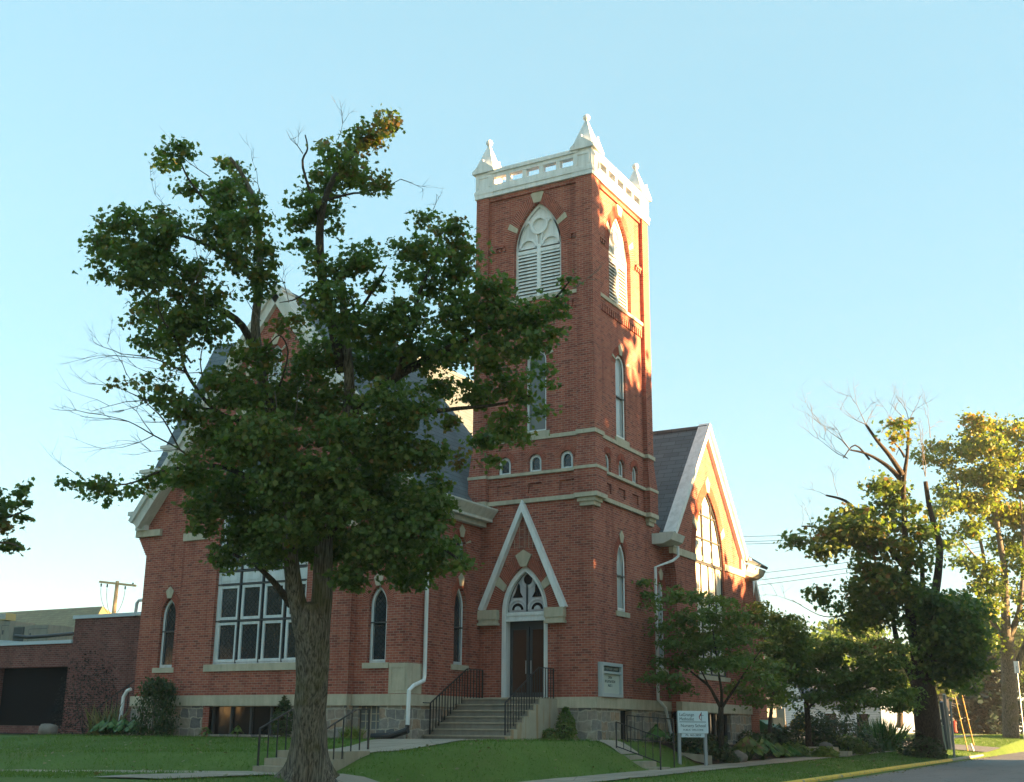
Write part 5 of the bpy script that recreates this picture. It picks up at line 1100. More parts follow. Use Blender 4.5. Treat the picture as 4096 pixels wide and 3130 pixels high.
# --- big street tree on the right with dead tops
B4 = [(470, 475, 60, 40, 1, .45), (435, 460, 50, 32, .9, .55), (498, 212, 34, 32, .7, .7), (495, 260, 36, 28, .8, .72), (310, 590, 70, 46, 1, .55), (248, 640, 80, 56, 1.1, .5), (215, 720, 52, 46, 1), (165, 690, 42, 24, .7), (84, 700, 30, 40, .9), (330, 680, 80, 52, 1, .55), (400, 620, 52, 46, 1, .5), (440, 700, 62, 60, 1, .62), (370, 790, 52, 52, .9, .5), (420, 850, 90, 60, 1, .4), (335, 900, 62, 42, 1), (195, 912, 62, 28, .9), (240, 960, 34, 34, .7), (500, 830, 70, 62, .9, .5), (560, 560, 34, 44, .8, .4), (480, 540, 52, 52, .9, .4), (600, 640, 46, 36, .8), (420, 980, 110, 50, 1, .2), (330, 1020, 66, 42, 1, .2), (720, 990, 140, 80, .8, .3), (800, 1080, 86, 70, .7, .3), (650, 1080, 100, 70, .8, .25), (700, 1180, 130, 70, .8, .2), (760, 1060, 120, 130, .6, .4), (760, 960, 80, 60, 1, .25), (600, 1000, 76, 56, 1, .25), (740, 1250, 80, 40, 1, .2), (540, 700, 60, 60, .5, .5), (480, 620, 56, 56, .7, .6), (380, 560, 46, 36, .6, .6), (600, 760, 56, 56, .6, .4), (560, 900, 66, 56, .8, .35), (450, 920, 76, 56, .9, .5), (350, 620, 60, 50, .8, .6), (830, 1180, 56, 56, .9, .3), (790, 1290, 46, 30, .7, .4), (620, 930, 60, 50, .9, .25)]
tree('maple_tree', at(3730, 2998, 50), 'large street tree on the right with bare dead top limbs', [(z5p([(640, 1560), (632, 1450), (618, 1340), (600, 1250)]), .62, .45), (z5p([(590, 1300), (545, 1200, .2), (510, 1120, .3), (485, 1000, .4), (468, 850, .5)]), .22, .05), (z5p([(600, 1280), (575, 1100), (552, 950), (540, 800), (536, 640), (530, 450), (545, 330), (552, 190)]), .26, .04), (z5p([(530, 450), (490, 400, .3), (440, 360, .5), (375, 325, .6), (310, 310, .6)]), .13, .03), (z5p([(525, 410), (470, 330, -.3), (420, 270, -.4), (375, 205, -.4)]), .12, .05), (z5p([(640, 1250), (625, 1050, .5), (610, 880, .8), (600, 700, .8), (560, 640, .8)]), .2, .03), (z5p([(650, 1200), (655, 950, .2), (672, 820, .3), (678, 700, .3), (640, 560, .3), (620, 440, .3)]), .22, .09), (z5p([(540, 800), (450, 690, .6), (350, 580, .9), (290, 520, 1), (210, 497, 1)]), .14, .04), (z5p([(420, 650, .8), (300, 690, .8), (215, 660, .8), (165, 628, .8), (110, 625, .8)]), .09, .03), (z5p([(480, 920, .4), (380, 960, .4), (260, 995, .4), (180, 990, .4), (70, 928, .4)]), .045, .008), (z5p([(535, 340), (510, 300), (470, 260)]), .06, .02), (z5p([(390, 350, .6), (330, 290, .6), (280, 345, .6)]), .05, .02)],
     z5(B4), 50, .21, 420, L_MAPLE, BARK_D, 'maple', .9, .7, .55, 1.1, 3.5, twig=[(3100 + x_ * Z5, 1500 + y_ * Z5, dx, dz, L) for x_, y_, dx, dz, L in ((375, 205, -.2, 1, 2.0), (375, 205, .4, 1, 1.6), (552, 190, -.9, .8, 1.6), (310, 310, -.6, 1, 2.2), (300, 345, -1, .7, 1.8), (620, 420, -.3, 1, 2.2), (440, 300, -.5, 1, 1.6), (500, 330, .3, 1, 1.8), (260, 500, -.4, 1, 1.4), (160, 628, -.6, 1, 1.2), (375, 205, -1, .5, 2), (552, 190, -.4, 1, 1.8), (552, 190, .3, 1, 1.8), (310, 310, -1, .6, 2.4), (300, 345, -1, .3, 2.2), (210, 497, -1, .4, 1.2), (110, 625, 0, 1, 1.0), (110, 950, -1, .5, 1.6), (620, 420, .2, 1, 2.2), (640, 260, .2, 1, 2.0), (440, 240, .5, .8, 1.6))])
# --- sunlit turning maple at the right edge
B5 = [(800, 178, 34, 24, .8, .75), (850, 205, 56, 34, .9, .7), (930, 235, 76, 42, .9, .6), (880, 300, 96, 50, 1, .55), (985, 330, 60, 56, 1, .55), (800, 325, 60, 32, .8, .5), (720, 298, 46, 22, .7, .4), (640, 300, 44, 34, .5, .55), (690, 360, 56, 36, .7, .5), (785, 420, 76, 46, .9, .55), (900, 420, 106, 62, 1.1, .5), (1010, 450, 56, 60, 1, .55), (850, 520, 96, 50, 1, .55), (765, 520, 54, 42, .8, .45), (700, 470, 40, 36, .6, .4), (930, 570, 96, 54, 1, .62), (1020, 600, 60, 70, 1, .5), (800, 640, 62, 40, .9, .35), (725, 700, 50, 30, .8, .25), (785, 770, 54, 32, .8, .25), (870, 800, 56, 46, .9, .35), (955, 700, 80, 50, .9, .4), (1010, 780, 50, 56, .8, .4), (905, 880, 56, 36, .8, .35), (600, 350, 34, 34, .5, .5), (1110, 420, 90, 80, 1, .5), (1120, 600, 90, 80, 1, .5), (1100, 780, 70, 60, 1, .4), (1060, 270, 70, 50, 1, .6), (1000, 200, 30, 20, .6, .5), (880, 960, 56, 44, .6, .4), (1015, 900, 50, 50, .7, .4), (860, 1020, 40, 40, .6, .35), (900, 1100, 46, 44, .5, .35), (1060, 1000, 60, 60, .6, .4), (830, 880, 50, 40, .6, .35), (700, 560, 60, 50, .6, .4), (660, 620, 50, 40, .5, .35), (820, 260, 60, 40, .7, .6)]
tree('maple_tree', at(4075, 2960, 74), 'tall maple at the right edge with sunlit turning leaves', [(z5p([(975, 1495), (970, 1400), (966, 1280), (962, 1180), (955, 1080)]), .52, .40), (z5p([(955, 1100), (950, 950), (945, 800), (925, 680), (905, 520), (890, 400), (880, 260)]), .3, .05), (z5p([(985, 1240), (1010, 1170), (1040, 1080), (1070, 950)]), .26, .1), (z5p([(950, 1100), (900, 1020, .4), (880, 900, .5), (850, 700, .6), (790, 560, .6), (720, 480, .6)]), .2, .04), (z5p([(960, 1090), (1000, 1000), (1015, 900), (1025, 700), (1010, 500)]), .22, .05), (z5p([(945, 840), (880, 800), (800, 720), (730, 620)]), .1, .03), (z5p([(930, 1080), (900, 1030), (860, 990)]), .1, .05)],
     z5(B5), 74, .28, 300, L_FALL, BARK, 'quad', 1, .6, .6, 1.1, 4)
# --- dark evergreen and the tree belt at the back
def spruce(base, h, r, label):
    T = thing('spruce_tree', base, label, 'tree'); C = []; Nn = []; S = []; H = []; Tt = []
    MB().tube([base, base + Vector((0, 0, h))], [.22, .03], 8).build('trunk', BARK_D, T)
    for k in range(26):
        f = k / 26; z = .04 + f * .94; rr_ = r * (1 - f) ** .85
        for j in range(11):
            a = random.uniform(0, 6.28); L = rr_ * random.uniform(.75, 1.1); n = int(14 + 26 * (1 - f))
            s = np.random.uniform(.1, 1, n); dirv = np.array([math.cos(a), math.sin(a), -.35])
            c = np.array(base) + np.array([0, 0, h * z]) + s[:, None] * dirv * L + np.random.normal(size=(n, 3)) * .14
            C.append(c); Nn.append(np.random.normal(size=(n, 3)) * .5 + [0, 0, 1]); S.append(np.random.uniform(.35, .6, n)); H.append(np.random.uniform(0, 1, n))
    leaves('leaves', np.concatenate(C), np.concatenate(Nn), np.concatenate(S), np.concatenate(H), L_SPRUCE, T, 'quad'); return T
gp = at(3960, 2905, 95); spruce(Vector((gp.x, gp.y, 1.2)), 9.5, 4.2, 'dark blue-green spruce left of the sunlit maple trunk')
BT = [(2990, 2560, 46, 60, 90, 'mid green tree just past the small rear gable'), (3140, 2600, 70, 90, 92, 'yellow-green roundish tree behind the dogwoods'), (3310, 2590, 90, 100, 96, 'broad dark green tree above the white house'), (3480, 2600, 100, 130, 100, 'dense dark tree behind the big street tree'), (3600, 2700, 90, 140, 104, 'dark tree over the white house corner'), (3720, 2640, 120, 160, 110, 'dark tree behind the leaning yellow rods'), (3880, 2560, 110, 150, 118, 'shadowy tree above the grey roof'), (4060, 2640, 110, 170, 122, 'dark tree right of the spruce')]
for i, (x_, y_, rx, ry, d, lab) in enumerate(BT):
    bl = [(x_ + random.uniform(-.8, .8) * rx, y_ + random.uniform(-.8, .9) * ry, rx * random.uniform(.4, .6), ry * random.uniform(.3, .45), 1, random.uniform(.2, .5)) for _ in range(11)]
    lm = L_LIME if 'yellow' in lab else (L_DOG if i in (0, 2) else L_MAPLE)
    bb = at(x_, 2900, d); tree('background_tree', Vector((bb.x, bb.y, 1.2)), lab, [([(x_, 2910), (x_, 2800), (x_, y_)], .3, .08)], bl, d, .42, 130, lm, BARK_D, 'quad', 1, .6, 1.0, 1.2, 5, group='trees at the back')
# --- branch tips of a tree standing left of the picture
BL6 = [(54, 1046, 6, 8, .8, .4), (44, 1064, 7, 14, .8), (20, 1084, 24, 8, .9), (56, 1078, 16, 6, .8), (26, 1104, 24, 9, 1, .5), (56, 1114, 16, 6, .8), (2, 1122, 22, 14, 1, .65), (22, 1134, 14, 8, .8, .8), (6, 1164, 24, 8, .9), (34, 1178, 20, 6, .8), (2, 1180, 20, 10, .8), (-50, 1100, 60, 60, 1), (-120, 1060, 90, 90, 1), (-60, 1020, 40, 30, .8)]
tree('maple_tree', at(-260, 3100, 24), 'leafy branch tips of a tree reaching in at the left edge', [(ovp([(-150, 1660), (-150, 1400), (-145, 1200), (-130, 1050)]), .3, .1), (ovp([(-145, 1200), (-60, 1130), (20, 1110), (66, 1090)]), .06, .01), (ovp([(-140, 1250), (-60, 1180), (10, 1165), (50, 1178)]), .05, .01)], ov(BL6), 24, .12, 700, L_MAPLE, BARK, 'maple', .8, .75, .16, 1, 1.2)
# --- tall trees across the side street that shade the church (outside the picture to the right)
def shade_tree(x, y, top, r, label, lo=3.0):
    T = thing('street_tree', (x, y, .1), label, 'tree', 'trees across the side street')
    MB().tube([(x, y, 0), (x, y, top * .45), (x + .4, y, top * .8)], [.5, .35, .1], 10).build('trunk', BARK, T, True)
    C = []; Nn = []; S = []; H = []
    for _ in range(int(120 * r)):
        q = np.random.normal(size=3); q /= np.linalg.norm(q); q *= random.random() ** .4
        c = np.array([x + q[0] * r, y + q[1] * r, (top + lo) / 2 + q[2] * (top - lo) / 2 * (1 - .0)]); n = 24
        o = np.random.normal(size=(n, 3)) * .5; C.append(c + o); Nn.append(np.random.normal(size=(n, 3)) + [0, 0, .5]); S.append(np.random.uniform(.5, .9, n)); H.append(np.random.uniform(.1, .7, n))
    leaves('leaves', np.concatenate(C), np.concatenate(Nn), np.concatenate(S), np.concatenate(H), L_MAPLE, T, 'quad')
for a in ((33, 6.8, 25.5, 5.2, 'tallest leafy tree across the side street'), (33, 13.2, 17.4, 3.3, 'medium leafy tree across the side street'), (33, 20.3, 10.8, 5, 'low round tree across the side street'), (34, -5.4, 17.7, 5.0, 'broad tree across the side street near the corner'), (33, -15, 21.5, 6.0, 'wide tree at the street corner'), (34, 59, 12.5, 4.2, 'unseen slim tree added to shade the white house'), (36, 29.5, 15.5, 5.5, 'small tree beyond the low round one'), (40, -27, 15, 7, 'large tree beside the crossing')): shade_tree(*a)  # the slim far tree is added only to shade the white house

# ------------------------------------------------------------------ shrubs, plants, stones
def bush(name, c, rx, ry, rz, label, lm, n, leaf, templ='oval', cat='shrub', cone=False, group=None, up=.6, stem=True):
    T = thing(name, c, label, cat, group)
    q = np.random.normal(size=(n, 3)); q /= np.linalg.norm(q, axis=1)[:, None]; q *= (np.random.uniform(.35, 1, n) ** .4)[:, None]
    q[:, 2] = np.abs(q[:, 2]) if not cone else q[:, 2]
    lump = np.array([1 + .28 * noise.noise(Vector(v_) * 2.2 + Vector(c)) for v_ in q]); q *= lump[:, None]
    if cone:
        h = (q[:, 2] + 1) / 2; s = np.clip(1.15 - h, .05, 1) ** .7; q[:, 0] *= s * 1.2; q[:, 1] *= s * 1.2; q[:, 2] = h
    C = np.array(c) + q * [rx, ry, rz]; Nn = q * .8 + np.random.normal(size=(n, 3)) * .45 + [0, 0, up]
    leaves('leaves', C, Nn, leaf * np.random.uniform(.6, 1.3, n), np.random.uniform(0, .8, n) + .2 * lump - .1, lm, T, templ)
    if stem:
        g = MB(); c = Vector(c)
        for i in range(4): g.tube([c - Vector((0, 0, .1)), c + Vector((random.uniform(-.5, .5) * rx, random.uniform(-.5, .5) * ry, rz * .6))], [.02, .008], 5)
        g.build('stem', BARK_D, T)
    return T
def hosta(c, r, h, label, lm=L_HOSTA, n=60, w_=.16):
    T = thing('hosta', c, label, 'plant', 'leafy plants in the beds'); C = Vector(c); g = MB(); cen = []; Nn = []; S = []; H = []; Tt = []
    for i in range(n):
        a = random.uniform(0, 6.28); f = random.random() ** .6; d = Vector((math.cos(a), math.sin(a), 0)); p = C + d * r * f + Vector((0, 0, h * (1.0 - .55 * f * f) * random.uniform(.7, 1.05)))
        cen.append(p); Nn.append(Vector((0, 0, 1)) + d * .6); Tt.append(d + Vector((0, 0, -.35))); S.append(w_ * random.uniform(1.2, 2)); H.append(random.random())
        if i % 3 == 0: g.tube([C, C.lerp(p, .6) + Vector((0, 0, .05)), p], [.008, .006, .004], 4)
    leaves('leaves', cen, Nn, S, H, lm, T, 'oval', np.array(Tt)); g.build('stem', L_HOSTA, T); return T
def boulder(c, r, label, sq=(1, 1, .7)):
    import bmesh
    bm = bmesh.new(); bmesh.ops.create_icosphere(bm, subdivisions=3, radius=1)
    for v_ in bm.verts:
        n_ = 1 + .28 * noise.noise(v_.co * 1.3 + Vector(c)) + .08 * noise.noise(v_.co * 4); v_.co = Vector((v_.co.x * sq[0], v_.co.y * sq[1], v_.co.z * sq[2])) * n_ * r + Vector(c)
    me = bpy.data.meshes.new('boulder'); bm.to_mesh(me); bm.free(); me.materials.append(ROCK); me.shade_smooth(); o = link('boulder', me); return setp(o, label, 'boulder', 'boulders in the beds')
def gz_(x, y): return ground(x, y) + .02
# left bed
bush('small_tree', (-17.6, -3.6, 1.05), 1.5, .9, 2.9, 'dark leafless-looking shrub against the annex wall', L_PURPLE, 2000, .085)
WS = thing('weeping_evergreen', (-13.0, -5.0, 1.06), 'weeping dark evergreen shaped like an arch by the church corner', 'shrub', None)
C = []; Tt = []; H = []
for s, n in ((-1, 1700), (1, 4000)):
    for i in range(n):
        f = random.random(); a = f * 1.45; r_ = (.40 if s > 0 else .40)
        x = -13.0 + (.10 if s > 0 else -.04) + s * (r_ * math.sin(min(a, 1.3)) * (.9 + .1 * f)); z = 2.58 - (1 - math.cos(min(a, 1.2))) * .9 - (f > .5) * (f - .5) * 2.2; wd = (.06 + .15 * f) if s > 0 else (.05 + .05 * f)
        C.append((x + random.gauss(0, wd), -5.0 + random.gauss(0, .22), max(1.06, z + random.gauss(0, .12)))); Tt.append((random.gauss(0, .2), random.gauss(0, .2), -1)); H.append(random.random())
leaves('leaves', C, np.random.normal(size=(len(C), 3)), np.random.uniform(.06, .13, len(C)), np.array(H), L_DARK, WS, 'oval', np.array(Tt, float))
g = MB(); g.tube([(-12.98, -5, .95), (-12.95, -5, 1.8), (-13.0, -5, 2.4)], [.05, .045, .03], 8); g.build('trunk', BARK, WS, True)
for i, (x_, y_) in enumerate(((-15.2, -4.95), (-14.75, -5.0), (-14.3, -4.95), (-13.85, -4.9))): hosta((x_, y_, 1.05), .42, .5, ('leftmost bright green leafy clump in the left bed', 'second bright green clump from the left in the left bed', 'third bright green clump from the left in the left bed', 'bright green clump beside the weeping evergreen')[i], n=80, w_=.15)
def grassclump(c, r, h, label, n=160, lm=L_STRAW, wd=1.0):
    T = thing('ornamental_grass', c, label, 'plant', 'grassy plants in the beds'); C = Vector(c); cen = []; Nn = []; S = []; Tt = []; H = []
    for i in range(n):
        a = random.uniform(0, 6.28); f = random.random(); d = Vector((math.cos(a) * f, math.sin(a) * f, 0)); L = h * random.uniform(.6, 1.1); dr = (Vector((0, 0, 1)) + d * .75).normalized()
        cen.append(C + d * r * .5 + dr * L / 2); Tt.append(dr); S.append(L); Nn.append(np.random.normal(size=3)); H.append(random.random())
    leaves('blades', cen, Nn, S, H, lm, T, 'needle', np.array([tuple(k) for k in Tt])); return T
grassclump((-15.4, -4.6, 1.05), .8, 1.15, 'tall pale seeding grass behind the bright green clumps', 90)
boulder((-18.1, -4.7, 1.2), .32, 'grey boulder at the end of the annex bed', (1.1, .9, .8))
grassclump((-5.4, -4.75, 1.05), .5, .45, 'low grassy tuft below the glass block window', 220, L_LIME)
for x_, lab in ((-11.0, 'small sprouting plant at the left of the basement window'), (-9.7, 'small sprouting plant in the middle of the basement window')): hosta((x_, -4.75, 1.05), .2, .35, lab, L_DOG, 26, .09)
bush('evergreen_shrub', (-7.9, -4.8, 1.05), .4, .35, 1.25, 'evergreen shrub half hidden behind the maple trunk', L_DARK, 700, .13, cone=True)
bush('evergreen_shrub', (-.70, -.55, 1.05), .36, .3, 1.0, 'small cone-shaped evergreen right of the church steps', L_DOG, 1500, .09, cone=True)
bush('evergreen_shrub', (-1.0, -.95, 1.05), .3, .28, .36, 'low round green shrub at the foot of the church steps', L_DOG, 800, .08)
drape('path', lambda y: (-1.2, .25), -1.45, -1.33, LIME, .05)
# right bed
pw = thing('retaining_wall', (1.9, 3.3, .4), 'low concrete retaining wall behind the nursery sign', 'wall')
g = MB(); wA = at(2714, 3010, 37.3); wB = at(2848, 3023, 37.3); d_ = (wB - wA); d_.z = 0; n_ = Vector((-d_.y, d_.x, 0)).normalized()
g.prism([Vector((wA.x, wA.y, .2)), Vector((wB.x, wB.y, .2)), Vector((wB.x, wB.y, wB.z)), Vector((wA.x, wA.y, wA.z))], n_ * .2); g.build('wall', CONC, pw)
p = at(2945, 3050, 39.5); boulder((p.x, p.y, gz_(p.x, p.y) + .12), .36, 'pale pinkish boulder at the foot of the young dogwood')
p = at(3300, 2975, 46.5); boulder((p.x, p.y, gz_(p.x, p.y) + .30), .3, 'rough boulder on the low stone ledge')
def bed(px, d): q = at(px, 3000, d); return q.x, q.y, gz_(q.x, q.y) - .02
LED = MB(); q = bed(3265, 46.5); LED.box(q[0] - 1.5, q[0] + .75, q[1] - .3, q[1] + .5, .2, q[2] + .36); LED.box(q[0] + .35, q[0] + 1.1, q[1] + .55, q[1] + 1.2, .2, q[2] + .2)
setp(LED.build('stone_ledge', LIME), 'low pale stone ledge in the side bed by the sidewalk', 'ledge')
for i, (px, d, r_, h_, lab) in enumerate(((2990, 40.5, .62, .8, 'big dark green hosta right of the pale boulder'), (3050, 41.5, .6, .75, 'big hosta with broad glossy leaves in the side bed'), (3110, 43.5, .5, .5, 'hosta with pale edged leaves near the gravel'), (3150, 44.5, .5, .45, 'small hosta at the right end of the hosta row'))): hosta(bed(px, d), r_, h_, lab, L_HOSTA if i % 2 else L_DOG, 90, .2)
for (px, d, rx, rz, lab, lm, n) in ((2905, 39.0, .45, .42, 'dark low shrub in front of the pale boulder', L_DARK, 700), (2760, 38.3, .9, .75, 'dark ferny shrub behind the nursery sign', L_DARK, 1200), (2860, 39.2, .6, .8, 'dark shrub left of the young dogwood trunk', L_DARK, 900), (3300, 45.0, .55, .42, 'lime green low shrub in front of the stone ledge', L_LIME, 900), (3170, 45.5, .8, .5, 'olive low shrub left of the dark trunk', L_DOG, 900), (3240, 49.5, 1.3, 1.6, 'tall dark shrub behind the stone ledge', L_DARK, 2200), (3350, 51, 1.5, 1.7, 'large dark rounded shrub in the side bed', L_DARK, 2600), (3400, 49, .9, .8, 'grey-green low shrub right of the ledge', L_DOG, 1000), (3460, 51.5, .8, .9, 'dark low shrub near the sidewalk bend', L_DARK, 900), (3110, 47, .8, .9, 'dark shrub in front of the green bins', L_DARK, 1000), (3020, 44.5, .9, .7, 'dark shrub by the gable corner', L_DARK, 900), (3690, 49.6, 1.0, 1.1, 'ivy and sprouts round the big street tree', L_DARK, 1800)):
    q = bed(px, d); bush('shrub', q, rx, rx * .9, rz, lab, lm, n, .16, group='shrubs in the side bed')
q = bed(3530, 54); grassclump((q[0], q[1], q[2]), 1.0, 1.5, 'tall fountain of green grass near the sidewalk', 700, L_HOSTA)
q = onR(2410, 2900, .5); hosta((.75, 2.9, .95), .5, .55, 'green fern-like plant beside the basement doorway', L_HOSTA, 50, .18)
# green bins by the back of the church
for i, (px, py, d, lab) in enumerate(((3035, 2895, 52, 'taller green lidded bin behind the church corner'), (3085, 2920, 50, 'lower green lidded bin nearer the bed'))):
    c = at(px, py, d); T = thing('refuse_bin', (c.x, c.y, .8), lab, 'bin', 'green bins'); g = MB(); x, y, z = c.x, c.y, c.z
    g.box(x - .9, x + .55, y - .5, y + .6, .6, z - .12); g.build('body', DGREEN, T)
    g = MB(); g.prism([(x - .95, y - .55, z - .12), (x + .6, y - .55, z - .12), (x + .5, y - .55, z - .02), (x + .1, y - .55, z + .22), (x - .95, y - .55, z + .22)], (0, 1.2, 0)); g.build('lid', GREENP, T)
# houses
def house(px0, px1, pyE, d, label, wall_m, roof_m, rise=2.6, depth=9, wins=()):
    a = at(px0, pyE, d); c = at(px1, pyE, d); U = (c - a); U.z = 0; L = U.length; U.normalize(); Nn = Vector((-U.y, U.x, 0)); zE = a.z
    T = thing('house', a.lerp(c, .5) * 1 + Vector((0, 0, 1 - a.z)), label, 'house'); O = Vector((a.x, a.y, 0))
    def P(u, v_, z): return O + U * u + Nn * v_ + Vector((0, 0, z))
    g = MB(); g.prism([P(0, 0, .6), P(L, 0, .6), P(L, 0, zE), P(0, 0, zE)], Nn * depth)
    g.prism([P(0, 0, zE), P(0, depth, zE), P(0, depth / 2, zE + rise)], U * L); g.build('wall', wall_m, T)
    g = MB()
    for s, v0 in ((-1, -.4), (1, depth + .4)):
        q = [P(-.3, v0, zE - .15), P(L + .3, v0, zE - .15), P(L + .3, depth / 2, zE + rise + .1), P(-.3, depth / 2, zE + rise + .1)]; slab(g, q, .15)
    g.build('roof', roof_m, T)
    for u, z, w_, h_ in wins:
        q = MB(); q.prism([P(u, -.04, z), P(u + w_, -.04, z), P(u + w_, -.04, z + h_), P(u, -.04, z + h_)], Nn * .06); W = q.build('window', WHITE, T)
        q = MB(); q.prism([P(u + .1, -.06, z + .1), P(u + w_ - .1, -.06, z + .1), P(u + w_ - .1, -.06, z + h_ - .1), P(u + .1, -.06, z + h_ - .1)], Nn * .03); q.build('pane', GLASS_D, W)
house(3230, 3520, 2790, 82, 'white sided house behind the side bed shrubs', SIDING, GREYROOF, 2.2, 9, ((1.0, 1.4, 1.0, 1.3), (3.2, 1.4, 1.0, 1.3)))
house(2900, 3180, 2810, 96, 'pale house with dark roof past the church corner', SIDING, GREYROOF, 2.4, 9, ((2.2, 1.5, 1.0, 1.2),))
house(3790, 3910, 2838, 105, 'low white house with a broad grey roof near the spruce', SIDING, GREYROOF, 3.4, 8, ((.6, 1.3, .8, 1.1),))
q = at(3205, 2880, 80); bush('yellow_bush', (q.x, q.y, 1.1), .75, .7, 1.5, 'bright yellow rounded bush in front of the pale house', L_YEL, 900, .22)
q = at(3140, 2880, 78); cn = thing('marker_post', (q.x, q.y, 1.1), 'small orange sunlit marker post beside the parking lot', 'marker'); g = MB(); g.lathe((q.x, q.y, 1.1), [(.22, 0), (.2, .05), (.12, .1), (.09, .9), (.05, .95)], 10); g.build('post', mat('orange_plastic', (.6, .22, .03), .5, .3)[0], cn)
q = at(3125, 2880, 60); ps = thing('parking_sign', (q.x, q.y, 1), 'grey sign seen from behind on a dark post by the lot', 'sign'); MB().tube([(q.x, q.y, .6), (q.x, q.y, 2.6)], .05, 8).build('post', IRON, ps); MB().box(q.x - .22, q.x + .22, q.y - .06, q.y - .03, 1.7, 2.5).build('panel', GALV, ps)
# rear stair landing with railing
q = at(3000, 2870, 55); T = thing('rear_landing', (q.x, q.y, .9), 'concrete landing with a black railing behind the gable', 'landing'); MB().box(q.x - 1.2, q.x + 1.1, q.y, q.y + 1.5, .6, q.z).build('slab', CONC, T); g = MB()
for i in range(6): g.bar((q.x - .9 + i * .38, q.y + .05, q.z), (q.x - .9 + i * .38, q.y + .05, q.z + .95), .03)
g.bar((q.x - .95, q.y + .05, q.z + .95), (q.x + 1.05, q.y + .05, q.z + .95), .04); g.build('rail', IRON, T)
# street furniture at the far right
def leanpost(px0, py0, px1, py1, d, r, mt, name, label, cat, group=None, base_in=.1):
    a = at(px0, py0, d); c = at(px1, py1, d); a2 = a + (a - c).normalized() * base_in
    T = thing(name, a, label, cat, group); MB().tube([a2, c], r, 8).build('shaft', mt, T); return T
z8p = lambda x, y: (3680 + x * .2739, 2600 + y * .2739)
p0, p1 = z8p(500, 1530), z8p(440, 730); T = leanpost(*p0, *p1, 48, .045, GALV, 'sign_post', 'thin grey metal post nearest the yellow kerb end', 'post', 'grey metal posts'); 
p0, p1 = z8p(440, 1420), z8p(350, 650); leanpost(*p0, *p1, 53, .07, GALV, 'sign_post', 'thick pale grey post right of the street tree trunk', 'post', 'grey metal posts')
p0, p1 = z8p(400, 1420), z8p(310, 760); leanpost(*p0, *p1, 53.5, .09, mat('blue_grey_paint', (.10, .13, .17), .5, .4)[0], 'sign_post', 'dark blue-grey post between the street tree and pale post', 'post', 'grey metal posts')
p0, p1 = z8p(475, 1400), z8p(400, 850); leanpost(*p0, *p1, 54, .035, GALV, 'sign_post', 'thin post between the two pale grey posts', 'post', 'grey metal posts')
p0, p1 = z8p(690, 1445), z8p(512, 690); leanpost(*p0, *p1, 56, .026, YPLAST, 'guy_wire_guard', 'leaning yellow guy wire guard nearer the posts', 'guard', 'yellow guy wire guards')
p0, p1 = z8p(780, 1365), z8p(600, 615); leanpost(*p0, *p1, 60, .032, mat('amber_plastic', (.38, .22, .04), .5, .4)[0], 'guy_wire_guard', 'leaning amber guy wire guard nearer the spruce', 'guard', 'yellow guy wire guards')
p0, p1 = z8p(770, 1450), z8p(740, 1370); leanpost(*p0, *p1, 57, .05, WHITE, 'marker_stake', 'short white stake in the grass below the yellow guards', 'stake')
a = at(*z8p(330, 1425), 51.5); c = at(*z8p(290, 1125), 51.5); T = thing('utility_pedestal', a, 'pale green utility pedestal leaning beside the street tree', 'utility box'); g = MB(); ux = _r0 * .16; vy = Vector((-_r0.y, _r0.x, 0)) * .22
g.add([a - ux - Vector((0, 0, .1)), a + ux * 1.1 - Vector((0, 0, .1)), a + ux * 1.1 + vy, a - ux + vy, c - ux * .8, c + ux * .9, c + ux * .9 + vy, c - ux * .8 + vy], [(0, 1, 5, 4), (1, 2, 6, 5), (2, 3, 7, 6), (3, 0, 4, 7), (4, 5, 6, 7)]); g.build('cabinet', PEDM, T)
g = MB(); cc = c + (a - c) * -.02; g.add([cc - ux * .95, cc + ux * 1.05, cc + ux * 1.05 + vy, cc - ux * .95 + vy] + [k + Vector((0, 0, .05)) for k in (cc - ux * .95, cc + ux * 1.05, cc + ux * 1.05 + vy, cc - ux * .95 + vy)], [(0, 1, 5, 4), (1, 2, 6, 5), (2, 3, 7, 6), (3, 0, 4, 7), (4, 5, 6, 7)]); g.build('cap', PEDM, T)
a = at(*z8p(510, 1165), 92); T = thing('fire_hydrant', a, 'small red fire hydrant on the far lawn', 'hydrant'); g = MB(); g.lathe(a - Vector((0, 0, .2)), [(.2, 0), (.2, .06), (.14, .08), (.14, .6), (.19, .62), (.15, .78), (.05, .88)], 10); g.build('body', mat('red_paint', (.35, .03, .02), .5, .4)[0], T)
for i, (x_, d, lab) in enumerate(((570, 100, 'left clipped hedge along the far lawn'), (780, 100, 'middle clipped hedge along the far lawn'), (1060, 100, 'right clipped hedge before the spruce'))):
    c = at(*z8p(x_, 1110), d); bush('hedge', (c.x, c.y, 1.0), 2.0, .8, c.z + .5 - 1.0, lab, L_DARK, 1200, .3, group='clipped hedges')
c = at(*z8p(1480, 900), 70); T = thing('sign_post', (c.x, c.y, 1.2), 'thin post at the right edge behind the sunlit maple', 'post', 'grey metal posts'); MB().tube([(c.x, c.y, 1.0), (c.x, c.y, c.z + 2.6)], .035, 6).build('shaft', GALV, T); MB().box(c.x - .14, c.x + .14, c.y - .02, c.y + .02, c.z + 2.2, c.z + 2.9).build('panel', WHITE, T)

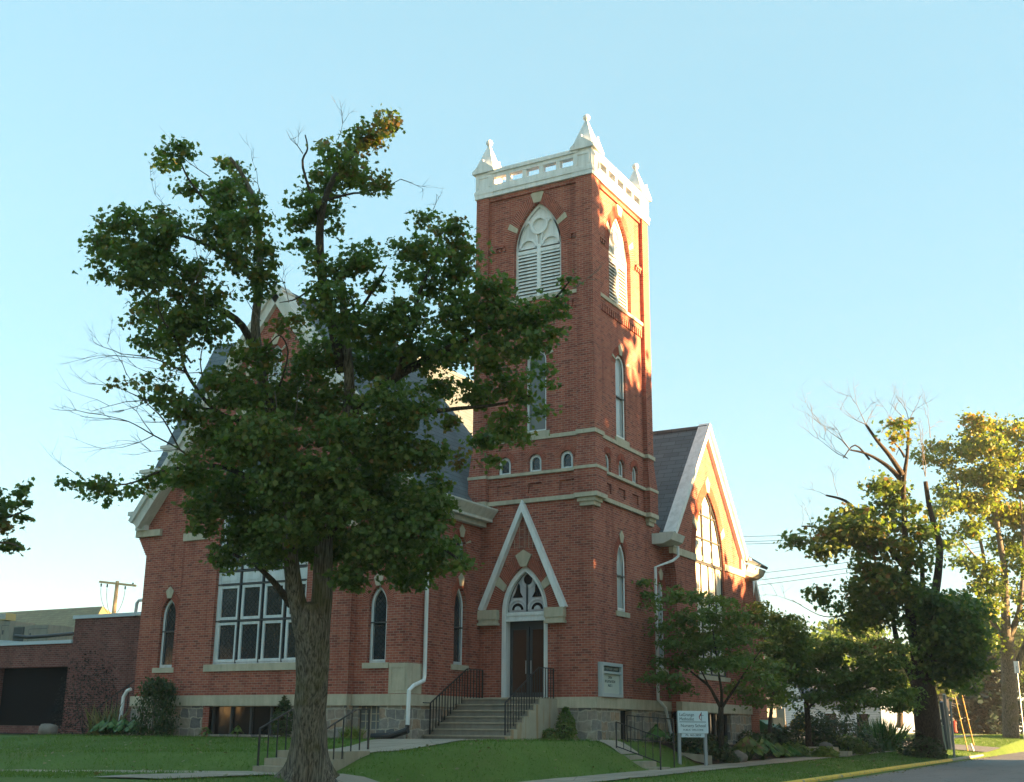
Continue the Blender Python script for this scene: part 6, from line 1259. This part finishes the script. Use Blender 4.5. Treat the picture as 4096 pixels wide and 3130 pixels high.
# ------------------------------------------------------------------ grass blades and fallen leaves
def scatter(n, fx, fy, hmin, hmax, ok):
    x = np.random.uniform(*fx, n); y = np.random.uniform(*fy, n); k = [i for i in range(n) if ok(x[i], y[i])]
    return x[k], y[k]
def on_lawn(x, y):
    if y > 30: return -6 < x < KX - .2 and not (31 < y < 36.5) and not (1.3 < x < 2.7)
    if x > 3.65: return x < KX - .2
    if x > 2.1: return False
    if -14.3 < y < -12.65: return False
    if y < -14.3: return not (-1.65 < x < .1) and y > -19
    if x > .0: return y < 3.3 and not (-.95 < y < .35)
    if y > -5.4: return -1.0 < x < .05 and y < -1.5
    a, c = upath(y) if y > -11.6 else (-1.95, -.1); return not (a - .03 < x < c + .03)
gx, gy = scatter(330000, (-17, KX), (-18, 76), 0, 0, on_lawn)
n = len(gx); gzv = np.array([ground(a, c) for a, c in zip(gx, gy)]); L = np.random.uniform(.045, .10, n) * np.array([1.0 + .45 * noise.noise(Vector((a * .9, c * .9, 3))) for a, c in zip(gx, gy)])
cen = np.stack([gx, gy, gzv + L * .4], 1); Tt = np.random.normal(size=(n, 3)) * .45 + [0, 0, 1]
TEMPL['needle'] = [(-.09, -.5), (.09, -.5), (0, .5)]
L_BLADE = leaf_mat('grass_blades', [(0, (.070, .140, .018)), (.6, (.115, .205, .034)), (.9, (.16, .20, .055)), (1, (.25, .22, .10))], .4)
o = leaves('grass', cen, np.random.normal(size=(n, 3)) * [1, 1, .3], L, np.random.uniform(0, .75, n) + .35 * np.array([noise.noise(Vector((a * .5, c * .5, 9))) for a, c in zip(gx, gy)]), L_BLADE, None, 'needle', Tt)
setp(o, 'short mown grass blades on the church lawn and verge', 'grass', kind='stuff')
gx, gy = scatter(1500, (-14, KX), (-17, 26), 0, 0, on_lawn); n = len(gx)
cen = np.array([(a, c, ground(a, c) + .06) for a, c in zip(gx, gy)])
o = leaves('fallen_leaves', cen, np.random.normal(size=(n, 3)) * .3 + [0, 0, 1], np.random.uniform(.06, .11, n), np.random.uniform(.6, 1, n), L_STRAW, None, 'maple')
setp(o, 'scattered dry fallen leaves on the lawn', 'leaves', kind='stuff')

# ------------------------------------------------------------------ across the front street, behind the photographer (seen only in the windows)
def block(x0, x1, y0, y1, h, label, wm, wins):
    T = thing('shop_building', ((x0 + x1) / 2, (y0 + y1) / 2, 0), label, 'building')
    MB().box(x0, x1, y0, y1, -.1, h).build('wall', wm, T); MB().box(x0 - .15, x1 + .15, y0 - .15, y1 + .15, h, h + .3).build('coping', LIME, T)
    for i in range(wins):
        u = x0 + (x1 - x0) * (i + .5) / wins; g = MB(); g.box(u - .7, u + .7, y1, y1 + .06, 1.2, 3.0); W = g.build('window', WHITE, T)
        MB().box(u - .6, u + .6, y1 + .05, y1 + .09, 1.3, 2.9).build('pane', GLASS_D, W)
block(-66, -50, -60, -47, 6.6, 'beige building across the front street', LIME, 7)
block(28, 40, -12, 24, 8.0, 'unseen brick house row added to block low sun', BRICK_D, 6)  # added across the side street to keep low sun off the lower walls
for a in ((-92, -54, 18, 8, 'far left leafy tree across the front street'), (-78, -62, 19, 8, 'leafy tree left of the beige shop'), (-60, -68, 20, 8, 'leafy tree behind the beige shop'), (-42, -52, 18, 7, 'leafy tree right of the beige shop'), (-27, -50, 17, 7, 'broad leafy tree across the front street'), (-12, -50, 15, 6, 'round leafy tree across the front street')): shade_tree(*a, 1.2)

gx = KX + .03 + np.abs(np.random.normal(size=420)) * .22; gy = np.random.uniform(-8, 34, 420)
cen = np.array([(a, c, hkerb(c) - .125) for a, c in zip(gx, gy)])
o = leaves('gutter_leaves', cen, np.random.normal(size=(420, 3)) * .3 + [0, 0, 1], np.random.uniform(.06, .12, 420), np.random.uniform(.5, 1, 420), L_STRAW, None, 'maple')
setp(o, 'dry leaves gathered in the gutter along the yellow kerb', 'leaves', kind='stuff')

# ------------------------------------------------------------------ haze added to lift the dark tones
HZ, t, b = mat('lift_haze', (1, 1, 1)); t.nodes.remove(b)
pv = nd(t, 'VolumePrincipled'); pv.inputs['Density'].default_value = .00045; pv.inputs['Color'].default_value = (.92, .95, .95, 1); pv.inputs['Anisotropy'].default_value = .2
t.links.new(pv.outputs[0], t.nodes['Material Output'].inputs['Volume'])
setp(MB().box(-1300, 1300, -600, 2000, -3, 34).build('haze', HZ), 'thin pale haze added to lift the dark tones', 'haze', kind='stuff')
